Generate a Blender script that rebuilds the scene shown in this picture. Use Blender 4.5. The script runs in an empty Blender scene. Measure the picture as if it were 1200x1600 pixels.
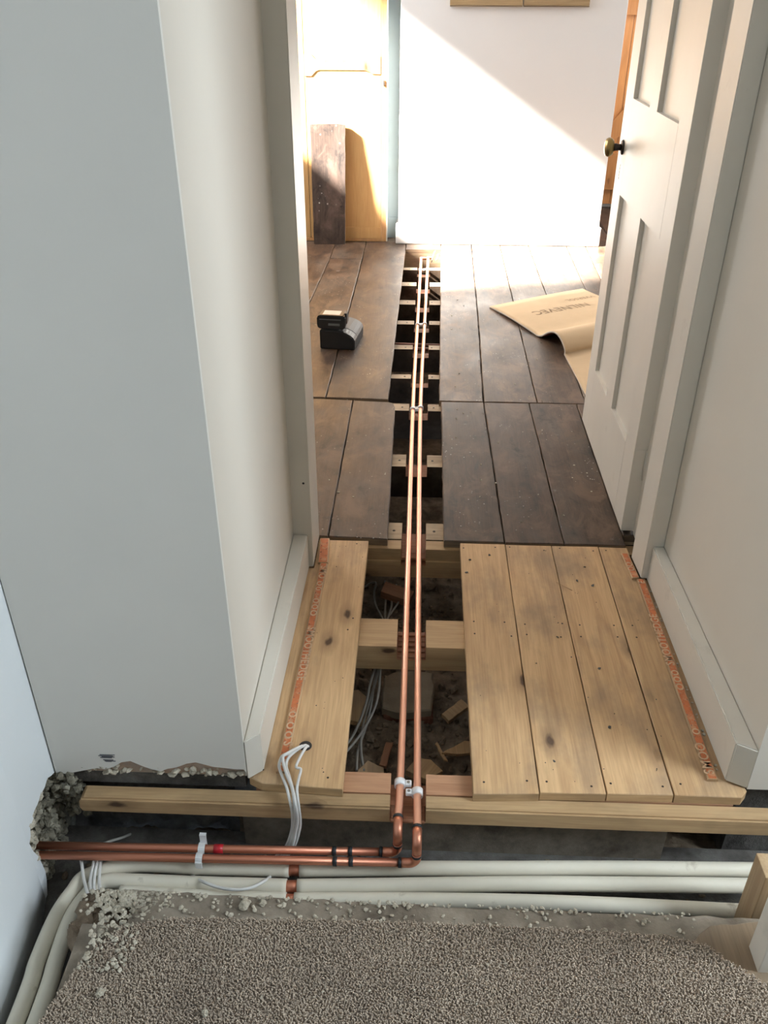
import bpy, bmesh, math, random
from mathutils import Vector, Matrix, noise

R = random.Random(7)
S = bpy.context.scene
COL = S.collection
PI = math.pi

# ------------------------------------------------------------------ camera
cam = bpy.data.objects.new('camera', bpy.data.cameras.new('camera'))
COL.objects.link(cam)
pitch, roll, yaw = math.radians(31.4956), math.radians(0.20638), math.radians(-2.26379)
fwd = Vector((math.sin(yaw)*math.cos(pitch), math.cos(yaw)*math.cos(pitch), -math.sin(pitch)))
rgt = Vector((math.cos(yaw), -math.sin(yaw), 0))
upv = rgt.cross(fwd)
r2 = math.cos(roll)*rgt + math.sin(roll)*upv
u2 = -math.sin(roll)*rgt + math.cos(roll)*upv
cam.matrix_world = Matrix(((r2.x, u2.x, -fwd.x, 0), (r2.y, u2.y, -fwd.y, 0), (r2.z, u2.z, -fwd.z, 1.35), (0, 0, 0, 1)))
cam.data.sensor_fit = 'VERTICAL'
cam.data.sensor_height = 36.0
cam.data.lens = 1345.0/1600.0*36.0
cam.data.clip_start = 0.02
S.camera = cam

# ------------------------------------------------------------------ light
S.view_settings.view_transform = 'Standard'
S.view_settings.look = 'None'
S.view_settings.gamma = 1.0
S.view_settings.use_curve_mapping = False
S.view_settings.exposure = 0.0

W = bpy.data.worlds.new('sky'); S.world = W
W.use_nodes = True
W.node_tree.nodes['Background'].inputs['Color'].default_value = (0.62, 0.78, 1.0, 1)
W.node_tree.nodes['Background'].inputs['Strength'].default_value = 2.0

def lamp(name, kind, loc, aim, energy, color, sx=None, sy=None, angle=None):
    d = bpy.data.lights.new(name, kind); d.energy = energy; d.color = color
    if kind == 'AREA':
        d.shape = 'RECTANGLE'; d.size = sx; d.size_y = sy
    if angle is not None: d.angle = angle
    o = bpy.data.objects.new(name, d); COL.objects.link(o); o.location = loc
    o.rotation_euler = Vector(aim).to_track_quat('-Z', 'Y').to_euler()
    return o
# low sun through the far room's left window
lamp('sun', 'SUN', (-4, 3.5, 3.5), (1, 0.28, -0.70), 125.0, (1.0, 0.94, 0.86), angle=math.radians(4.2))
# daylight standing in the window openings, plus an added fill on the right
lamp('daylight_far_window', 'AREA', (-1.72, 4.58, 1.70), (1, 0, -0.25), 45.0, (0.95, 0.97, 1.0), 1.25, 1.15)
lamp('fill_right_alcove', 'AREA', (2.36, 5.55, 1.55), (-1, 0.0, -0.2), 34.0, (0.97, 0.98, 1.0), 1.0, 1.15)  # unseen source added to brighten the pine door alcove
lamp('daylight_near_window', 'AREA', (2.16, 0.53, 1.62), (-1, 0.12, -0.70), 66.0, (0.80, 0.91, 1.0), 0.66, 1.2)

# ------------------------------------------------------------------ node helpers
def mat(name):
    m = bpy.data.materials.new(name); m.use_nodes = True
    return m, m.node_tree.nodes, m.node_tree.links, m.node_tree.nodes['Principled BSDF']
def coords(N, L, scale=(1, 1, 1), rnd=0.0, kind='Object'):
    tc = N.new('ShaderNodeTexCoord'); mp = N.new('ShaderNodeMapping')
    mp.inputs['Scale'].default_value = scale
    L.new(tc.outputs[kind], mp.inputs['Vector'])
    if rnd:
        oi = N.new('ShaderNodeObjectInfo'); mu = N.new('ShaderNodeMath'); mu.operation = 'MULTIPLY'
        mu.inputs[1].default_value = rnd
        L.new(oi.outputs['Random'], mu.inputs[0]); L.new(mu.outputs[0], mp.inputs['Location'])
    return mp.outputs['Vector']
def noi(N, L, vec, scale, detail=4.0, rough=0.55, dist=0.0):
    n = N.new('ShaderNodeTexNoise'); n.inputs['Scale'].default_value = scale
    n.inputs['Detail'].default_value = detail; n.inputs['Roughness'].default_value = rough
    n.inputs['Distortion'].default_value = dist
    if vec: L.new(vec, n.inputs['Vector'])
    return n.outputs['Fac']
def vor(N, L, vec, scale, feature='F1', out='Distance', rnd=1.0):
    n = N.new('ShaderNodeTexVoronoi'); n.inputs['Scale'].default_value = scale; n.feature = feature
    n.inputs['Randomness'].default_value = rnd
    L.new(vec, n.inputs['Vector'])
    return n.outputs[out]
def ramp(N, L, fac, stops, interp='LINEAR'):
    r = N.new('ShaderNodeValToRGB'); r.color_ramp.interpolation = interp
    e = r.color_ramp.elements
    while len(e) < len(stops): e.new(0.5)
    for i, (p, c) in enumerate(stops):
        e[i].position = p
        e[i].color = (c, c, c, 1) if not isinstance(c, tuple) else (*c, 1)
    L.new(fac, r.inputs['Fac'])
    return r.outputs['Color']
def mix(N, L, fac, a, b, mode='MIX'):
    m = N.new('ShaderNodeMix'); m.data_type = 'RGBA'; m.blend_type = mode; m.clamp_factor = True
    for sock, v in ((m.inputs['Factor'], fac), (m.inputs[6], a), (m.inputs[7], b)):
        if isinstance(v, (int, float)): sock.default_value = v
        elif isinstance(v, tuple): sock.default_value = (*v, 1)
        else: L.new(v, sock)
    return m.outputs[2]
def bump(N, L, B, h, strength=0.3, dist=0.002):
    b = N.new('ShaderNodeBump'); b.inputs['Strength'].default_value = strength
    b.inputs['Distance'].default_value = dist
    L.new(h, b.inputs['Height']); L.new(b.outputs['Normal'], B.inputs['Normal'])

def wood(name, light, dark, axis='Y', knot=(0.10, 0.05, 0.02), stain=(0.25, 0.2, 0.15), stain_amt=0.35,
         rough=(0.5, 0.7), specks=None, knots=True, grain=1.0, bumpy=0.25, spec=0.3, vary=0.25):
    m, N, L, B = mat(name)
    def sc(lng, acr):
        return {'X': (lng, acr, acr), 'Y': (acr, lng, acr), 'Z': (acr, acr, lng)}[axis]
    v = coords(N, L, sc(0.9, 9.0), 37.0)
    g = noi(N, L, v, 3.2*grain, 3, 0.6, 1.2)
    gf = noi(N, L, coords(N, L, sc(2.0, 60.0), 17.0), 4.0, 3, 0.6)
    gm = mix(N, L, 0.45, g, gf)
    c = ramp(N, L, gm, [(0.32, dark), (0.62, light)])
    if knots:
        kv = coords(N, L, sc(3.4, 7.5), 11.0)
        sp = N.new('ShaderNodeSeparateXYZ'); L.new(kv, sp.inputs[0])
        cb = N.new('ShaderNodeCombineXYZ')
        ax = {'X': ('X', 'Y', 'Z'), 'Y': ('Y', 'X', 'Z'), 'Z': ('Z', 'X', 'Y')}[axis]
        am = N.new('ShaderNodeMath'); L.new(sp.outputs[ax[1]], am.inputs[0]); L.new(sp.outputs[ax[2]], am.inputs[1])
        L.new(sp.outputs[ax[0]], cb.inputs[0]); L.new(am.outputs[0], cb.inputs[1])
        wv = N.new('ShaderNodeTexNoise'); wv.inputs['Scale'].default_value = 7.0; L.new(cb.outputs[0], wv.inputs['Vector'])
        ad = mix(N, L, 0.10, cb.outputs[0], wv.outputs['Color'], 'ADD')
        vn = N.new('ShaderNodeTexVoronoi'); vn.voronoi_dimensions = '2D'; vn.inputs['Scale'].default_value = 1.0
        L.new(ad, vn.inputs['Vector']); d = vn.outputs['Distance']
        halo = ramp(N, L, d, [(0.04, 0.75), (0.20, 0.0)])
        core = ramp(N, L, d, [(0.035, 1.0), (0.075, 0.0)])
        sepc = N.new('ShaderNodeSeparateColor'); L.new(vn.outputs['Color'], sepc.inputs[0])
        gate = ramp(N, L, sepc.outputs[0], [(0.45, 0.0), (0.6, 1.0)])
        halo = mix(N, L, 1.0, halo, gate, 'MULTIPLY'); core = mix(N, L, 1.0, core, gate, 'MULTIPLY')
        c = mix(N, L, halo, c, tuple(0.55*x+0.45*y for x, y in zip(dark, knot)))
        c = mix(N, L, core, c, knot)
    sv = coords(N, L, sc(1.6, 3.0), 23.0)
    s = noi(N, L, sv, 2.4, 5, 0.62)
    sa = ramp(N, L, s, [(0.47, 0.0), (0.70, stain_amt)])
    c = mix(N, L, sa, c, stain)
    if specks:
        pv = coords(N, L, (1, 1, 1), 5.0)
        d = vor(N, L, pv, specks[1])
        gate = noi(N, L, pv, 6.0, 2)
        f = mix(N, L, 1.0, ramp(N, L, d, [(specks[2]*0.7, 1.0), (specks[2], 0.0)]), ramp(N, L, gate, [(0.54, 0.0), (0.64, 1.0)]), 'MULTIPLY')
        c = mix(N, L, f, c, specks[0])
        w1 = noi(N, L, coords(N, L, sc(1.3, 2.2), 3.0), 5.0, 6, 0.7, 0.6)
        c = mix(N, L, ramp(N, L, w1, [(0.50, 0.0), (0.64, 0.8)]), c, tuple(min(1, 1.7*q) for q in light))
        c = mix(N, L, ramp(N, L, w1, [(0.32, 0.9), (0.45, 0.0)]), c, (0.030, 0.024, 0.022))
        w2 = noi(N, L, coords(N, L, (1, 1, 1), 3.0), 26.0, 3, 0.6)
        c = mix(N, L, ramp(N, L, w2, [(0.70, 0.0), (0.76, 0.5)]), c, (0.34, 0.31, 0.28))
    oi = N.new('ShaderNodeObjectInfo')
    vv = ramp(N, L, oi.outputs['Random'], [(0.0, 1.0-vary), (1.0, 1.0)])
    c = mix(N, L, 1.0, c, vv, 'MULTIPLY')
    L.new(c, B.inputs['Base Color'])
    L.new(ramp(N, L, s, [(0.3, rough[0]), (0.7, rough[1])]), B.inputs['Roughness'])
    B.inputs['Specular IOR Level'].default_value = spec
    bump(N, L, B, gm, bumpy, 0.0015)
    return m
def paint(name, col, rough=0.55, blotch=0.06, scale=3.0, bumpy=0.12, bscale=60, dirt=None):
    m, N, L, B = mat(name)
    v = coords(N, L)
    n = noi(N, L, v, scale, 4)
    c = ramp(N, L, n, [(0.3, tuple(x*(1-blotch) for x in col)), (0.7, col)])
    if dirt:
        f = noi(N, L, v, dirt[1], 5, 0.65)
        c = mix(N, L, ramp(N, L, f, [(dirt[2], 0.0), (dirt[2]+0.12, dirt[3])]), c, dirt[0])
    L.new(c, B.inputs['Base Color'])
    B.inputs['Roughness'].default_value = rough
    B.inputs['Specular IOR Level'].default_value = 0.35
    bump(N, L, B, noi(N, L, v, bscale, 3), bumpy, 0.002)
    return m
def simple(name, col, rough=0.5, metal=0.0, spec=0.5):
    m, N, L, B = mat(name)
    n = noi(N, L, coords(N, L), 40.0, 3)
    L.new(ramp(N, L, n, [(0.3, tuple(x*0.9 for x in col)), (0.7, col)]), B.inputs['Base Color'])
    B.inputs['Roughness'].default_value = rough
    B.inputs['Metallic'].default_value = metal
    B.inputs['Specular IOR Level'].default_value = spec
    return m
def rocky(name, a, b, c3, scale=20.0, bs=40.0, bd=0.006):
    m, N, L, B = mat(name)
    v = coords(N, L)
    n = noi(N, L, v, scale, 6, 0.65)
    c = ramp(N, L, n, [(0.3, a), (0.5, b), (0.72, c3)])
    L.new(c, B.inputs['Base Color'])
    B.inputs['Roughness'].default_value = 0.95
    B.inputs['Specular IOR Level'].default_value = 0.15
    bump(N, L, B, noi(N, L, v, bs, 5, 0.7), 0.8, bd)
    return m
def copper(name, col, rough, tarnish):
    m, N, L, B = mat(name)
    v = coords(N, L)
    n = noi(N, L, v, 3.0, 3)
    c = ramp(N, L, n, [(0.35, col), (0.75, tarnish)])
    L.new(c, B.inputs['Base Color'])
    B.inputs['Metallic'].default_value = 0.9
    L.new(ramp(N, L, n, [(0.3, rough), (0.7, rough+0.15)]), B.inputs['Roughness'])
    return m

M = {}
M['plaster'] = paint('plaster_white', (0.74, 0.715, 0.66), 0.75, 0.05, 2.2, 0.10, 55)
M['cool'] = paint('plaster_cool_white', (0.77, 0.80, 0.81), 0.75, 0.04, 2.2, 0.10, 55)
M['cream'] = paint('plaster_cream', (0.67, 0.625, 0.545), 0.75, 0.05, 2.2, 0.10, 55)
M['far_white'] = paint('far_wall_white', (0.80, 0.80, 0.79), 0.7, 0.03, 2.0, 0.08, 40)
M['gloss'] = paint('gloss_white', (0.70, 0.665, 0.59), 0.38, 0.06, 5.0, 0.10, 30, dirt=((0.45, 0.42, 0.36), 9.0, 0.64, 0.35))
M['ceiling'] = paint('ceiling_white', (0.78, 0.77, 0.75), 0.8)
M['blue'] = paint('alcove_blue', (0.58, 0.72, 0.78), 0.7)
M['mortar'] = rocky('brick_and_mortar', (0.34, 0.30, 0.26), (0.46, 0.32, 0.23), (0.52, 0.44, 0.37), 9.0, 60.0, 0.004)
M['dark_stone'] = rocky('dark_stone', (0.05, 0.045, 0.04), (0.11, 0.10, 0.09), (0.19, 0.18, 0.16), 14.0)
M['masonry'] = rocky('rubble_masonry', (0.06, 0.053, 0.04), (0.22, 0.20, 0.15), (0.46, 0.43, 0.34), 26.0)
M['dirt'] = rocky('dirt', (0.09, 0.065, 0.045), (0.20, 0.15, 0.105), (0.34, 0.27, 0.20), 16.0, 50.0)
M['crumb'] = rocky('plaster_crumb', (0.24, 0.21, 0.16), (0.48, 0.43, 0.34), (0.66, 0.60, 0.49), 30.0)
M['slab'] = rocky('mortar_slab', (0.22, 0.17, 0.12), (0.30, 0.24, 0.17), (0.36, 0.29, 0.21), 12.0, 60.0, 0.002)
M['brick'] = rocky('old_brick', (0.12, 0.05, 0.03), (0.20, 0.08, 0.05), (0.28, 0.14, 0.09), 25.0)
M['subfloor'] = rocky('grey_subfloor', (0.13, 0.105, 0.08), (0.24, 0.20, 0.155), (0.35, 0.30, 0.24), 13.0, 90.0, 0.002)
PINE = (0.69, 0.46, 0.245); PINED = (0.48, 0.295, 0.15)
M['pine'] = wood('new_pine', PINE, PINED, 'Y', knot=(0.10, 0.055, 0.03), stain=(0.22, 0.17, 0.13), stain_amt=0.6, bumpy=0.12, vary=0.15)
M['pine_x'] = wood('pine_joist', (0.62, 0.42, 0.225), (0.45, 0.285, 0.145), 'X', knot=(0.09, 0.05, 0.03), stain=(0.17, 0.13, 0.08), stain_amt=0.45)
M['pine_red'] = wood('reddish_joist', (0.50, 0.28, 0.16), (0.36, 0.18, 0.10), 'X', stain=(0.2, 0.13, 0.09), stain_amt=0.4)
M['cut'] = wood('fresh_cut', (0.50, 0.25, 0.14), (0.30, 0.12, 0.06), 'X', knots=False, stain_amt=0.3)
M['oldjoist'] = wood('old_joist', (0.52, 0.40, 0.26), (0.30, 0.21, 0.13), 'X', stain=(0.10, 0.07, 0.05), stain_amt=0.6)
M['joistside'] = rocky('shaded_joist_side', (0.02, 0.014, 0.010), (0.045, 0.03, 0.02), (0.09, 0.065, 0.045), 10.0, 40.0, 0.003)  # near-black joist sides: shade between the joists put into the colour
M['old'] = wood('old_dark_board', (0.112, 0.070, 0.045), (0.048, 0.030, 0.021), 'Y', knot=(0.02, 0.013, 0.01),
                stain=(0.17, 0.145, 0.12), stain_amt=0.55, rough=(0.36, 0.55), specks=((0.6, 0.57, 0.5), 55.0, 0.14), bumpy=0.45, spec=0.30, vary=0.35)
M['oldedge'] = wood('old_board_edge', (0.30, 0.22, 0.14), (0.14, 0.09, 0.06), 'X', knots=False)
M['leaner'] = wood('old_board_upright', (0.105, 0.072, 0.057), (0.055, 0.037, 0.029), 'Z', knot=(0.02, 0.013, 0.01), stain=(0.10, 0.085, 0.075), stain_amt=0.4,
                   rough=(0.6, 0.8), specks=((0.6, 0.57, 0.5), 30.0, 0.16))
M['ply'] = wood('cupboard_board', (0.62, 0.38, 0.16), (0.52, 0.30, 0.12), 'Z', knots=False, stain=(0.45, 0.25, 0.1), stain_amt=0.3, bumpy=0.05, vary=0.05)
M['ply2'] = wood('cupboard_stile', (0.58, 0.32, 0.13), (0.44, 0.22, 0.08), 'Z', bumpy=0.05, vary=0.05)
M['pinedoor'] = wood('varnished_pine', (0.62, 0.27, 0.088), (0.46, 0.185, 0.055), 'Z', knot=(0.15, 0.05, 0.02), stain_amt=0.1, rough=(0.35, 0.5), spec=0.5)
M['framewood'] = wood('pale_frame_wood', (0.55, 0.40, 0.22), (0.38, 0.25, 0.12), 'X')
M['dusty_wood'] = wood('dusty_floor_wood', (0.34, 0.25, 0.16), (0.22, 0.155, 0.10), 'Y', knots=False)
M['stud'] = wood('stud_pine', (0.50, 0.36, 0.21), (0.34, 0.22, 0.12), 'Z')
M['copper'] = copper('bright_copper', (0.95, 0.56, 0.41), 0.34, (0.86, 0.45, 0.31))
M['copper_dull'] = copper('dull_copper', (0.72, 0.32, 0.21), 0.38, (0.52, 0.21, 0.13))
M['solder'] = simple('flux_blackened_joint', (0.03, 0.035, 0.04), 0.5, 0.3)
M['oldpipe'] = simple('old_brown_pipe', (0.16, 0.07, 0.05), 0.5, 0.4)
M['pipewhite'] = paint('cream_pipe_paint', (0.74, 0.69, 0.57), 0.42, 0.08, 8.0, 0.1, 50, dirt=((0.28, 0.22, 0.15), 16.0, 0.63, 0.7))
M['clip'] = simple('white_clip_plastic', (0.80, 0.80, 0.80), 0.4)
M['tape'] = simple('red_tape', (0.55, 0.02, 0.03), 0.35)
M['screw'] = simple('steel_screw', (0.30, 0.29, 0.27), 0.35, 0.9)
M['cable'] = simple('white_cable', (0.74, 0.73, 0.70), 0.45)
M['cable_dusty'] = simple('dusty_grey_cable', (0.36, 0.34, 0.30), 0.6)
M['orange'] = paint('orange_print', (0.60, 0.185, 0.07), 0.6, 0.25, 60.0, 0.1, 90, dirt=((0.58, 0.35, 0.20), 70.0, 0.52, 0.7))
M['stripwood'] = wood('gripper_plywood', (0.60, 0.40, 0.22), (0.42, 0.25, 0.13), 'Y', knots=False)
M['letter'] = paint('letter_print', (0.66, 0.45, 0.28), 0.6, 0.25, 80.0)
M['carpet'] = rocky('carpet_base', (0.20, 0.16, 0.13), (0.27, 0.22, 0.18), (0.33, 0.28, 0.23), 40.0)
M['backing'] = paint('carpet_backing', (0.60, 0.44, 0.27), 0.9, 0.10, 6.0, 0.3, 300)
M['carpet_red'] = paint('carpet_red_pile', (0.22, 0.06, 0.045), 0.95, 0.3, 60.0, 0.4, 200)
M['cut_edge'] = paint('carpet_cut_edge', (0.62, 0.55, 0.46), 0.9)
M['ink'] = simple('faded_ink', (0.36, 0.25, 0.15), 0.9)
M['black'] = simple('black_plastic', (0.012, 0.013, 0.014), 0.42)
M['grey_plastic'] = simple('dark_grey_plastic', (0.030, 0.033, 0.036), 0.5)
M['vent'] = simple('vent_grey', (0.13, 0.14, 0.145), 0.4)
M['sticker'] = simple('pale_sticker', (0.62, 0.52, 0.48), 0.4)
M['brass'] = simple('tarnished_brass', (0.30, 0.22, 0.09), 0.28, 0.9)
M['dark_metal'] = simple('dark_metal', (0.05, 0.04, 0.035), 0.4, 0.7)
M['pencil'] = simple('pencil_grey', (0.12, 0.12, 0.13), 0.7)

# pile: colour varies from tuft to tuft
def _pile():
    m, N, L, B = mat('carpet_pile_yarn')
    v = coords(N, L)
    a = noi(N, L, v, 220.0, 2); b = noi(N, L, v, 5.0, 4)
    c = ramp(N, L, a, [(0.30, (0.37, 0.30, 0.235)), (0.50, (0.48, 0.395, 0.31)), (0.72, (0.60, 0.50, 0.395))])
    c = mix(N, L, ramp(N, L, b, [(0.45, 0.0), (0.75, 0.45)]), c, (0.24, 0.19, 0.15))
    L.new(c, B.inputs['Base Color']); B.inputs['Roughness'].default_value = 0.95
    B.inputs['Specular IOR Level'].default_value = 0.1
    return m
M['pile'] = _pile()

# ------------------------------------------------------------------ mesh helpers
def link(name, me, mats, parent=None, loc=None):
    o = bpy.data.objects.new(name, me); COL.objects.link(o)
    for m in (mats if isinstance(mats, (list, tuple)) else [mats]):
        me.materials.append(M[m])
    if loc is not None: o.location = loc
    if parent is not None: o.parent = parent
    return o
def from_bm(name, bm, mats, parent=None, loc=None, smooth=False):
    me = bpy.data.meshes.new(name); bmesh.ops.recalc_face_normals(bm, faces=bm.faces[:])
    bm.to_mesh(me); bm.free()
    if smooth:
        for p in me.polygons: p.use_smooth = True
    return link(name, me, mats, parent, loc)
def raw(name, vs, fs, mats, parent=None, loc=None, smooth=False, fmat=None):
    me = bpy.data.meshes.new(name); me.from_pydata(vs, [], fs); me.update()
    o = link(name, me, mats, parent, loc)
    if smooth:
        for p in me.polygons: p.use_smooth = True
    if fmat:
        for p, i in zip(me.polygons, fmat): p.material_index = i
    return o
def add_box(bm, x0, x1, y0, y1, z0, z1, bev=0.0, mi=0, mtx=None):
    vs = [bm.verts.new(v) for v in ((x0,y0,z0),(x1,y0,z0),(x1,y1,z0),(x0,y1,z0),(x0,y0,z1),(x1,y0,z1),(x1,y1,z1),(x0,y1,z1))]
    fs = [bm.faces.new([vs[i] for i in f]) for f in ((0,3,2,1),(4,5,6,7),(0,1,5,4),(1,2,6,5),(2,3,7,6),(3,0,4,7))]
    for f in fs: f.material_index = mi
    if mtx is not None: bmesh.ops.transform(bm, matrix=mtx, verts=vs)
    if bev:
        es = list({e for f in fs for e in f.edges})
        bmesh.ops.bevel(bm, geom=es, offset=bev, segments=2, affect='EDGES', profile=0.6)
def box(name, x0, x1, y0, y1, z0, z1, m, parent=None, bev=0.0, center=False):
    bm = bmesh.new()
    if center:
        c = ((x0+x1)/2, (y0+y1)/2, (z0+z1)/2)
        add_box(bm, x0-c[0], x1-c[0], y0-c[1], y1-c[1], z0-c[2], z1-c[2], bev)
        return from_bm(name, bm, m, parent, c)
    add_box(bm, x0, x1, y0, y1, z0, z1, bev)
    return from_bm(name, bm, m, parent)
def slab_mesh(pts, z0, z1, ch=0.0015, jit=0.0, step=0.05, rnd=R, sub=None):
    """closed slab over an outline (counter-clockwise), edges broken into short runs that wander a little"""
    out = []
    n = len(pts)
    for i in range(n):
        a = Vector(pts[i]); b = Vector(pts[(i+1) % n]); d = b-a
        k = max(1, int(d.length/step)) if jit else 1
        nx = Vector((d.y, -d.x)).normalized()
        for j in range(k):
            p = a + d*(j/k)
            if j: p = p + nx*rnd.uniform(-jit, jit)
            out.append(p)
    m = len(out); cx = sum(p.x for p in out)/m; cy = sum(p.y for p in out)/m
    ins = []
    for i in range(m):
        a, p, b = out[i-1], out[i], out[(i+1) % m]
        t = (b-a).normalized(); nn = Vector((-t.y, t.x))
        ins.append(p + nn*ch)
    vs = [(p.x, p.y, z0) for p in out] + [(p.x, p.y, z1-ch) for p in out] + [(p.x, p.y, z1) for p in ins]
    fs = [tuple(range(m))[::-1], tuple(range(2*m, 3*m))]
    for i in range(m):
        j = (i+1) % m
        fs.append((i, j, m+j, m+i)); fs.append((m+i, m+j, 2*m+j, 2*m+i))
    fm = [1, 0] + [1, 0]*m
    return vs, fs, fm
def plank(parent, pts, z0, z1, m, name='plank', ch=0.0015, jit=0.0008, step=0.06):
    xs = [p[0] for p in pts]; ys = [p[1] for p in pts]
    c = (sum(xs)/len(xs), sum(ys)/len(ys))
    vs, fs, fm = slab_mesh([(x-c[0], y-c[1]) for x, y in pts], z0, z1, ch, jit, step)
    return raw(name, vs, fs, m, parent, (c[0], c[1], 0), fmat=fm if isinstance(m, (list, tuple)) and len(m) > 1 else None)
def smooth_path(pts, n=8):
    P = [Vector(p) for p in pts]
    if len(P) < 3: return P
    out = []
    for i in range(len(P)-1):
        p0 = P[max(0, i-1)]; p1 = P[i]; p2 = P[i+1]; p3 = P[min(len(P)-1, i+2)]
        for k in range(n):
            t = k/n
            out.append(0.5*((2*p1)+(p2-p0)*t+(2*p0-5*p1+4*p2-p3)*t*t+(3*p1-p0-3*p2+p3)*t*t*t))
    out.append(P[-1])
    return out
def add_tube(bm, path, r, seg=12, mi=0, cap=True):
    P = [Vector(p) for p in path]; n = len(P)
    T = [((P[min(i+1, n-1)]-P[max(i-1, 0)]).normalized()) for i in range(n)]
    up = Vector((0, 0, 1)) if abs(T[0].z) < 0.9 else Vector((1, 0, 0))
    u = (up - T[0]*up.dot(T[0])).normalized()
    rings = []
    for i in range(n):
        u = (u - T[i]*u.dot(T[i])).normalized(); w = T[i].cross(u)
        rr = r[i] if isinstance(r, (list, tuple)) else r
        rings.append([bm.verts.new(P[i]+(u*math.cos(a)+w*math.sin(a))*rr) for a in [2*PI*k/seg for k in range(seg)]])
    for i in range(n-1):
        for k in range(seg):
            f = bm.faces.new((rings[i][k], rings[i][(k+1) % seg], rings[i+1][(k+1) % seg], rings[i+1][k]))
            f.smooth = True; f.material_index = mi
    if cap:
        f = bm.faces.new(rings[0][::-1]); f.material_index = mi
        f = bm.faces.new(rings[-1]); f.material_index = mi
def tube(name, path, r, m, parent=None, seg=12, smooth_n=0):
    bm = bmesh.new()
    add_tube(bm, smooth_path(path, smooth_n) if smooth_n else path, r, seg)
    return from_bm(name, bm, m, parent)
def extrude_profile(bm, prof, axis, a0, a1, mi=None, mtx=None):
    """prof: outline in the plane across `axis`; X: (y,z)  Y: (x,z)"""
    def pt(p, a): return (a, p[0], p[1]) if axis == 'X' else ((p[0], a, p[1]) if axis == 'Y' else (p[0], p[1], a))
    A = [bm.verts.new(pt(p, a0)) for p in prof]; B = [bm.verts.new(pt(p, a1)) for p in prof]
    n = len(prof); fs = []
    fs.append(bm.faces.new(A)); fs.append(bm.faces.new(B[::-1]))
    for i in range(n):
        f = bm.faces.new((A[i], B[i], B[(i+1) % n], A[(i+1) % n])); fs.append(f)
        if mi: f.material_index = mi[i]
    if mtx is not None: bmesh.ops.transform(bm, matrix=mtx, verts=A+B)
    return fs
def lathe(bm, prof, mtx, seg=24, mi=0):
    rings = [[bm.verts.new(mtx @ Vector((r*math.cos(2*PI*k/seg), r*math.sin(2*PI*k/seg), z))) for k in range(seg)] for r, z in prof]
    for i in range(len(prof)-1):
        for k in range(seg):
            f = bm.faces.new((rings[i][k], rings[i][(k+1) % seg], rings[i+1][(k+1) % seg], rings[i+1][k])); f.smooth = True; f.material_index = mi
    bm.faces.new(rings[0][::-1]); bm.faces.new(rings[-1])
def add_lump(bm, c, s, rnd, sub=1, squash=0.7):
    g = bmesh.ops.create_icosphere(bm, subdivisions=sub, radius=1.0)
    o = Vector((rnd.uniform(0, 99), rnd.uniform(0, 99), rnd.uniform(0, 99)))
    q = Matrix.Rotation(rnd.uniform(0, 6.28), 3, 'Z') @ Matrix.Rotation(rnd.uniform(-0.6, 0.6), 3, 'X')
    sx, sy, sz = s*rnd.uniform(0.7, 1.2), s*rnd.uniform(0.6, 1.1), s*squash*rnd.uniform(0.6, 1.1)
    for v in g['verts']:
        k = 1.0 + 0.55*noise.noise(v.co*1.4+o)
        p = Vector((v.co.x*k*sx, v.co.y*k*sy, v.co.z*k*sz))
        v.co = q @ p + Vector(c)
def thing(name, label, cat, loc=(0, 0, 0), rotz=0.0, group=None):
    o = bpy.data.objects.new(name, None); COL.objects.link(o)
    o.empty_display_size = 0.05
    o.location = loc; o.rotation_euler = (0, 0, rotz)
    return tag(o, label, cat, group)
def tag(o, label, cat, group=None):
    o['label'] = label; o['category'] = cat
    if group: o['group'] = group
    return o
def struct(o): o['kind'] = 'structure'; return o
def holder(name):
    o = bpy.data.objects.new(name, None); COL.objects.link(o); o.empty_display_size = 0.05
    return struct(o)
def text_mesh(name, body, size, m, parent, mtx, extrude=0.0003, spacing=1.0):
    cu = bpy.data.curves.new(name, 'FONT'); cu.body = body; cu.size = size; cu.extrude = extrude
    cu.align_x = 'LEFT'; cu.align_y = 'BOTTOM_BASELINE'; cu.space_character = spacing
    cu.resolution_u = 3; cu.offset = size*0.016
    tmp = bpy.data.objects.new(name, cu); COL.objects.link(tmp)
    dg = bpy.context.evaluated_depsgraph_get(); dg.update()
    me = bpy.data.meshes.new_from_object(tmp.evaluated_get(dg))
    bpy.data.objects.remove(tmp); 
    me.transform(mtx)
    me.materials.clear()
    return link(name, me, m, parent)

# ================================================================== SETTING: walls
rw = random.Random(3)
def wall_block(name, x0, x1, y0, y1, z0, z1, m, bev=0.0):
    return struct(box(name, x0, x1, y0, y1, z0, z1, m, None, bev))
def sheet_solid(name, outline, plane, d0, d1, m, parent=None):
    """outline in the plane across `plane`; solid from d0 to d1"""
    bm = bmesh.new(); extrude_profile(bm, outline, plane, d0, d1)
    return from_bm(name, bm, m, parent)

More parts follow.
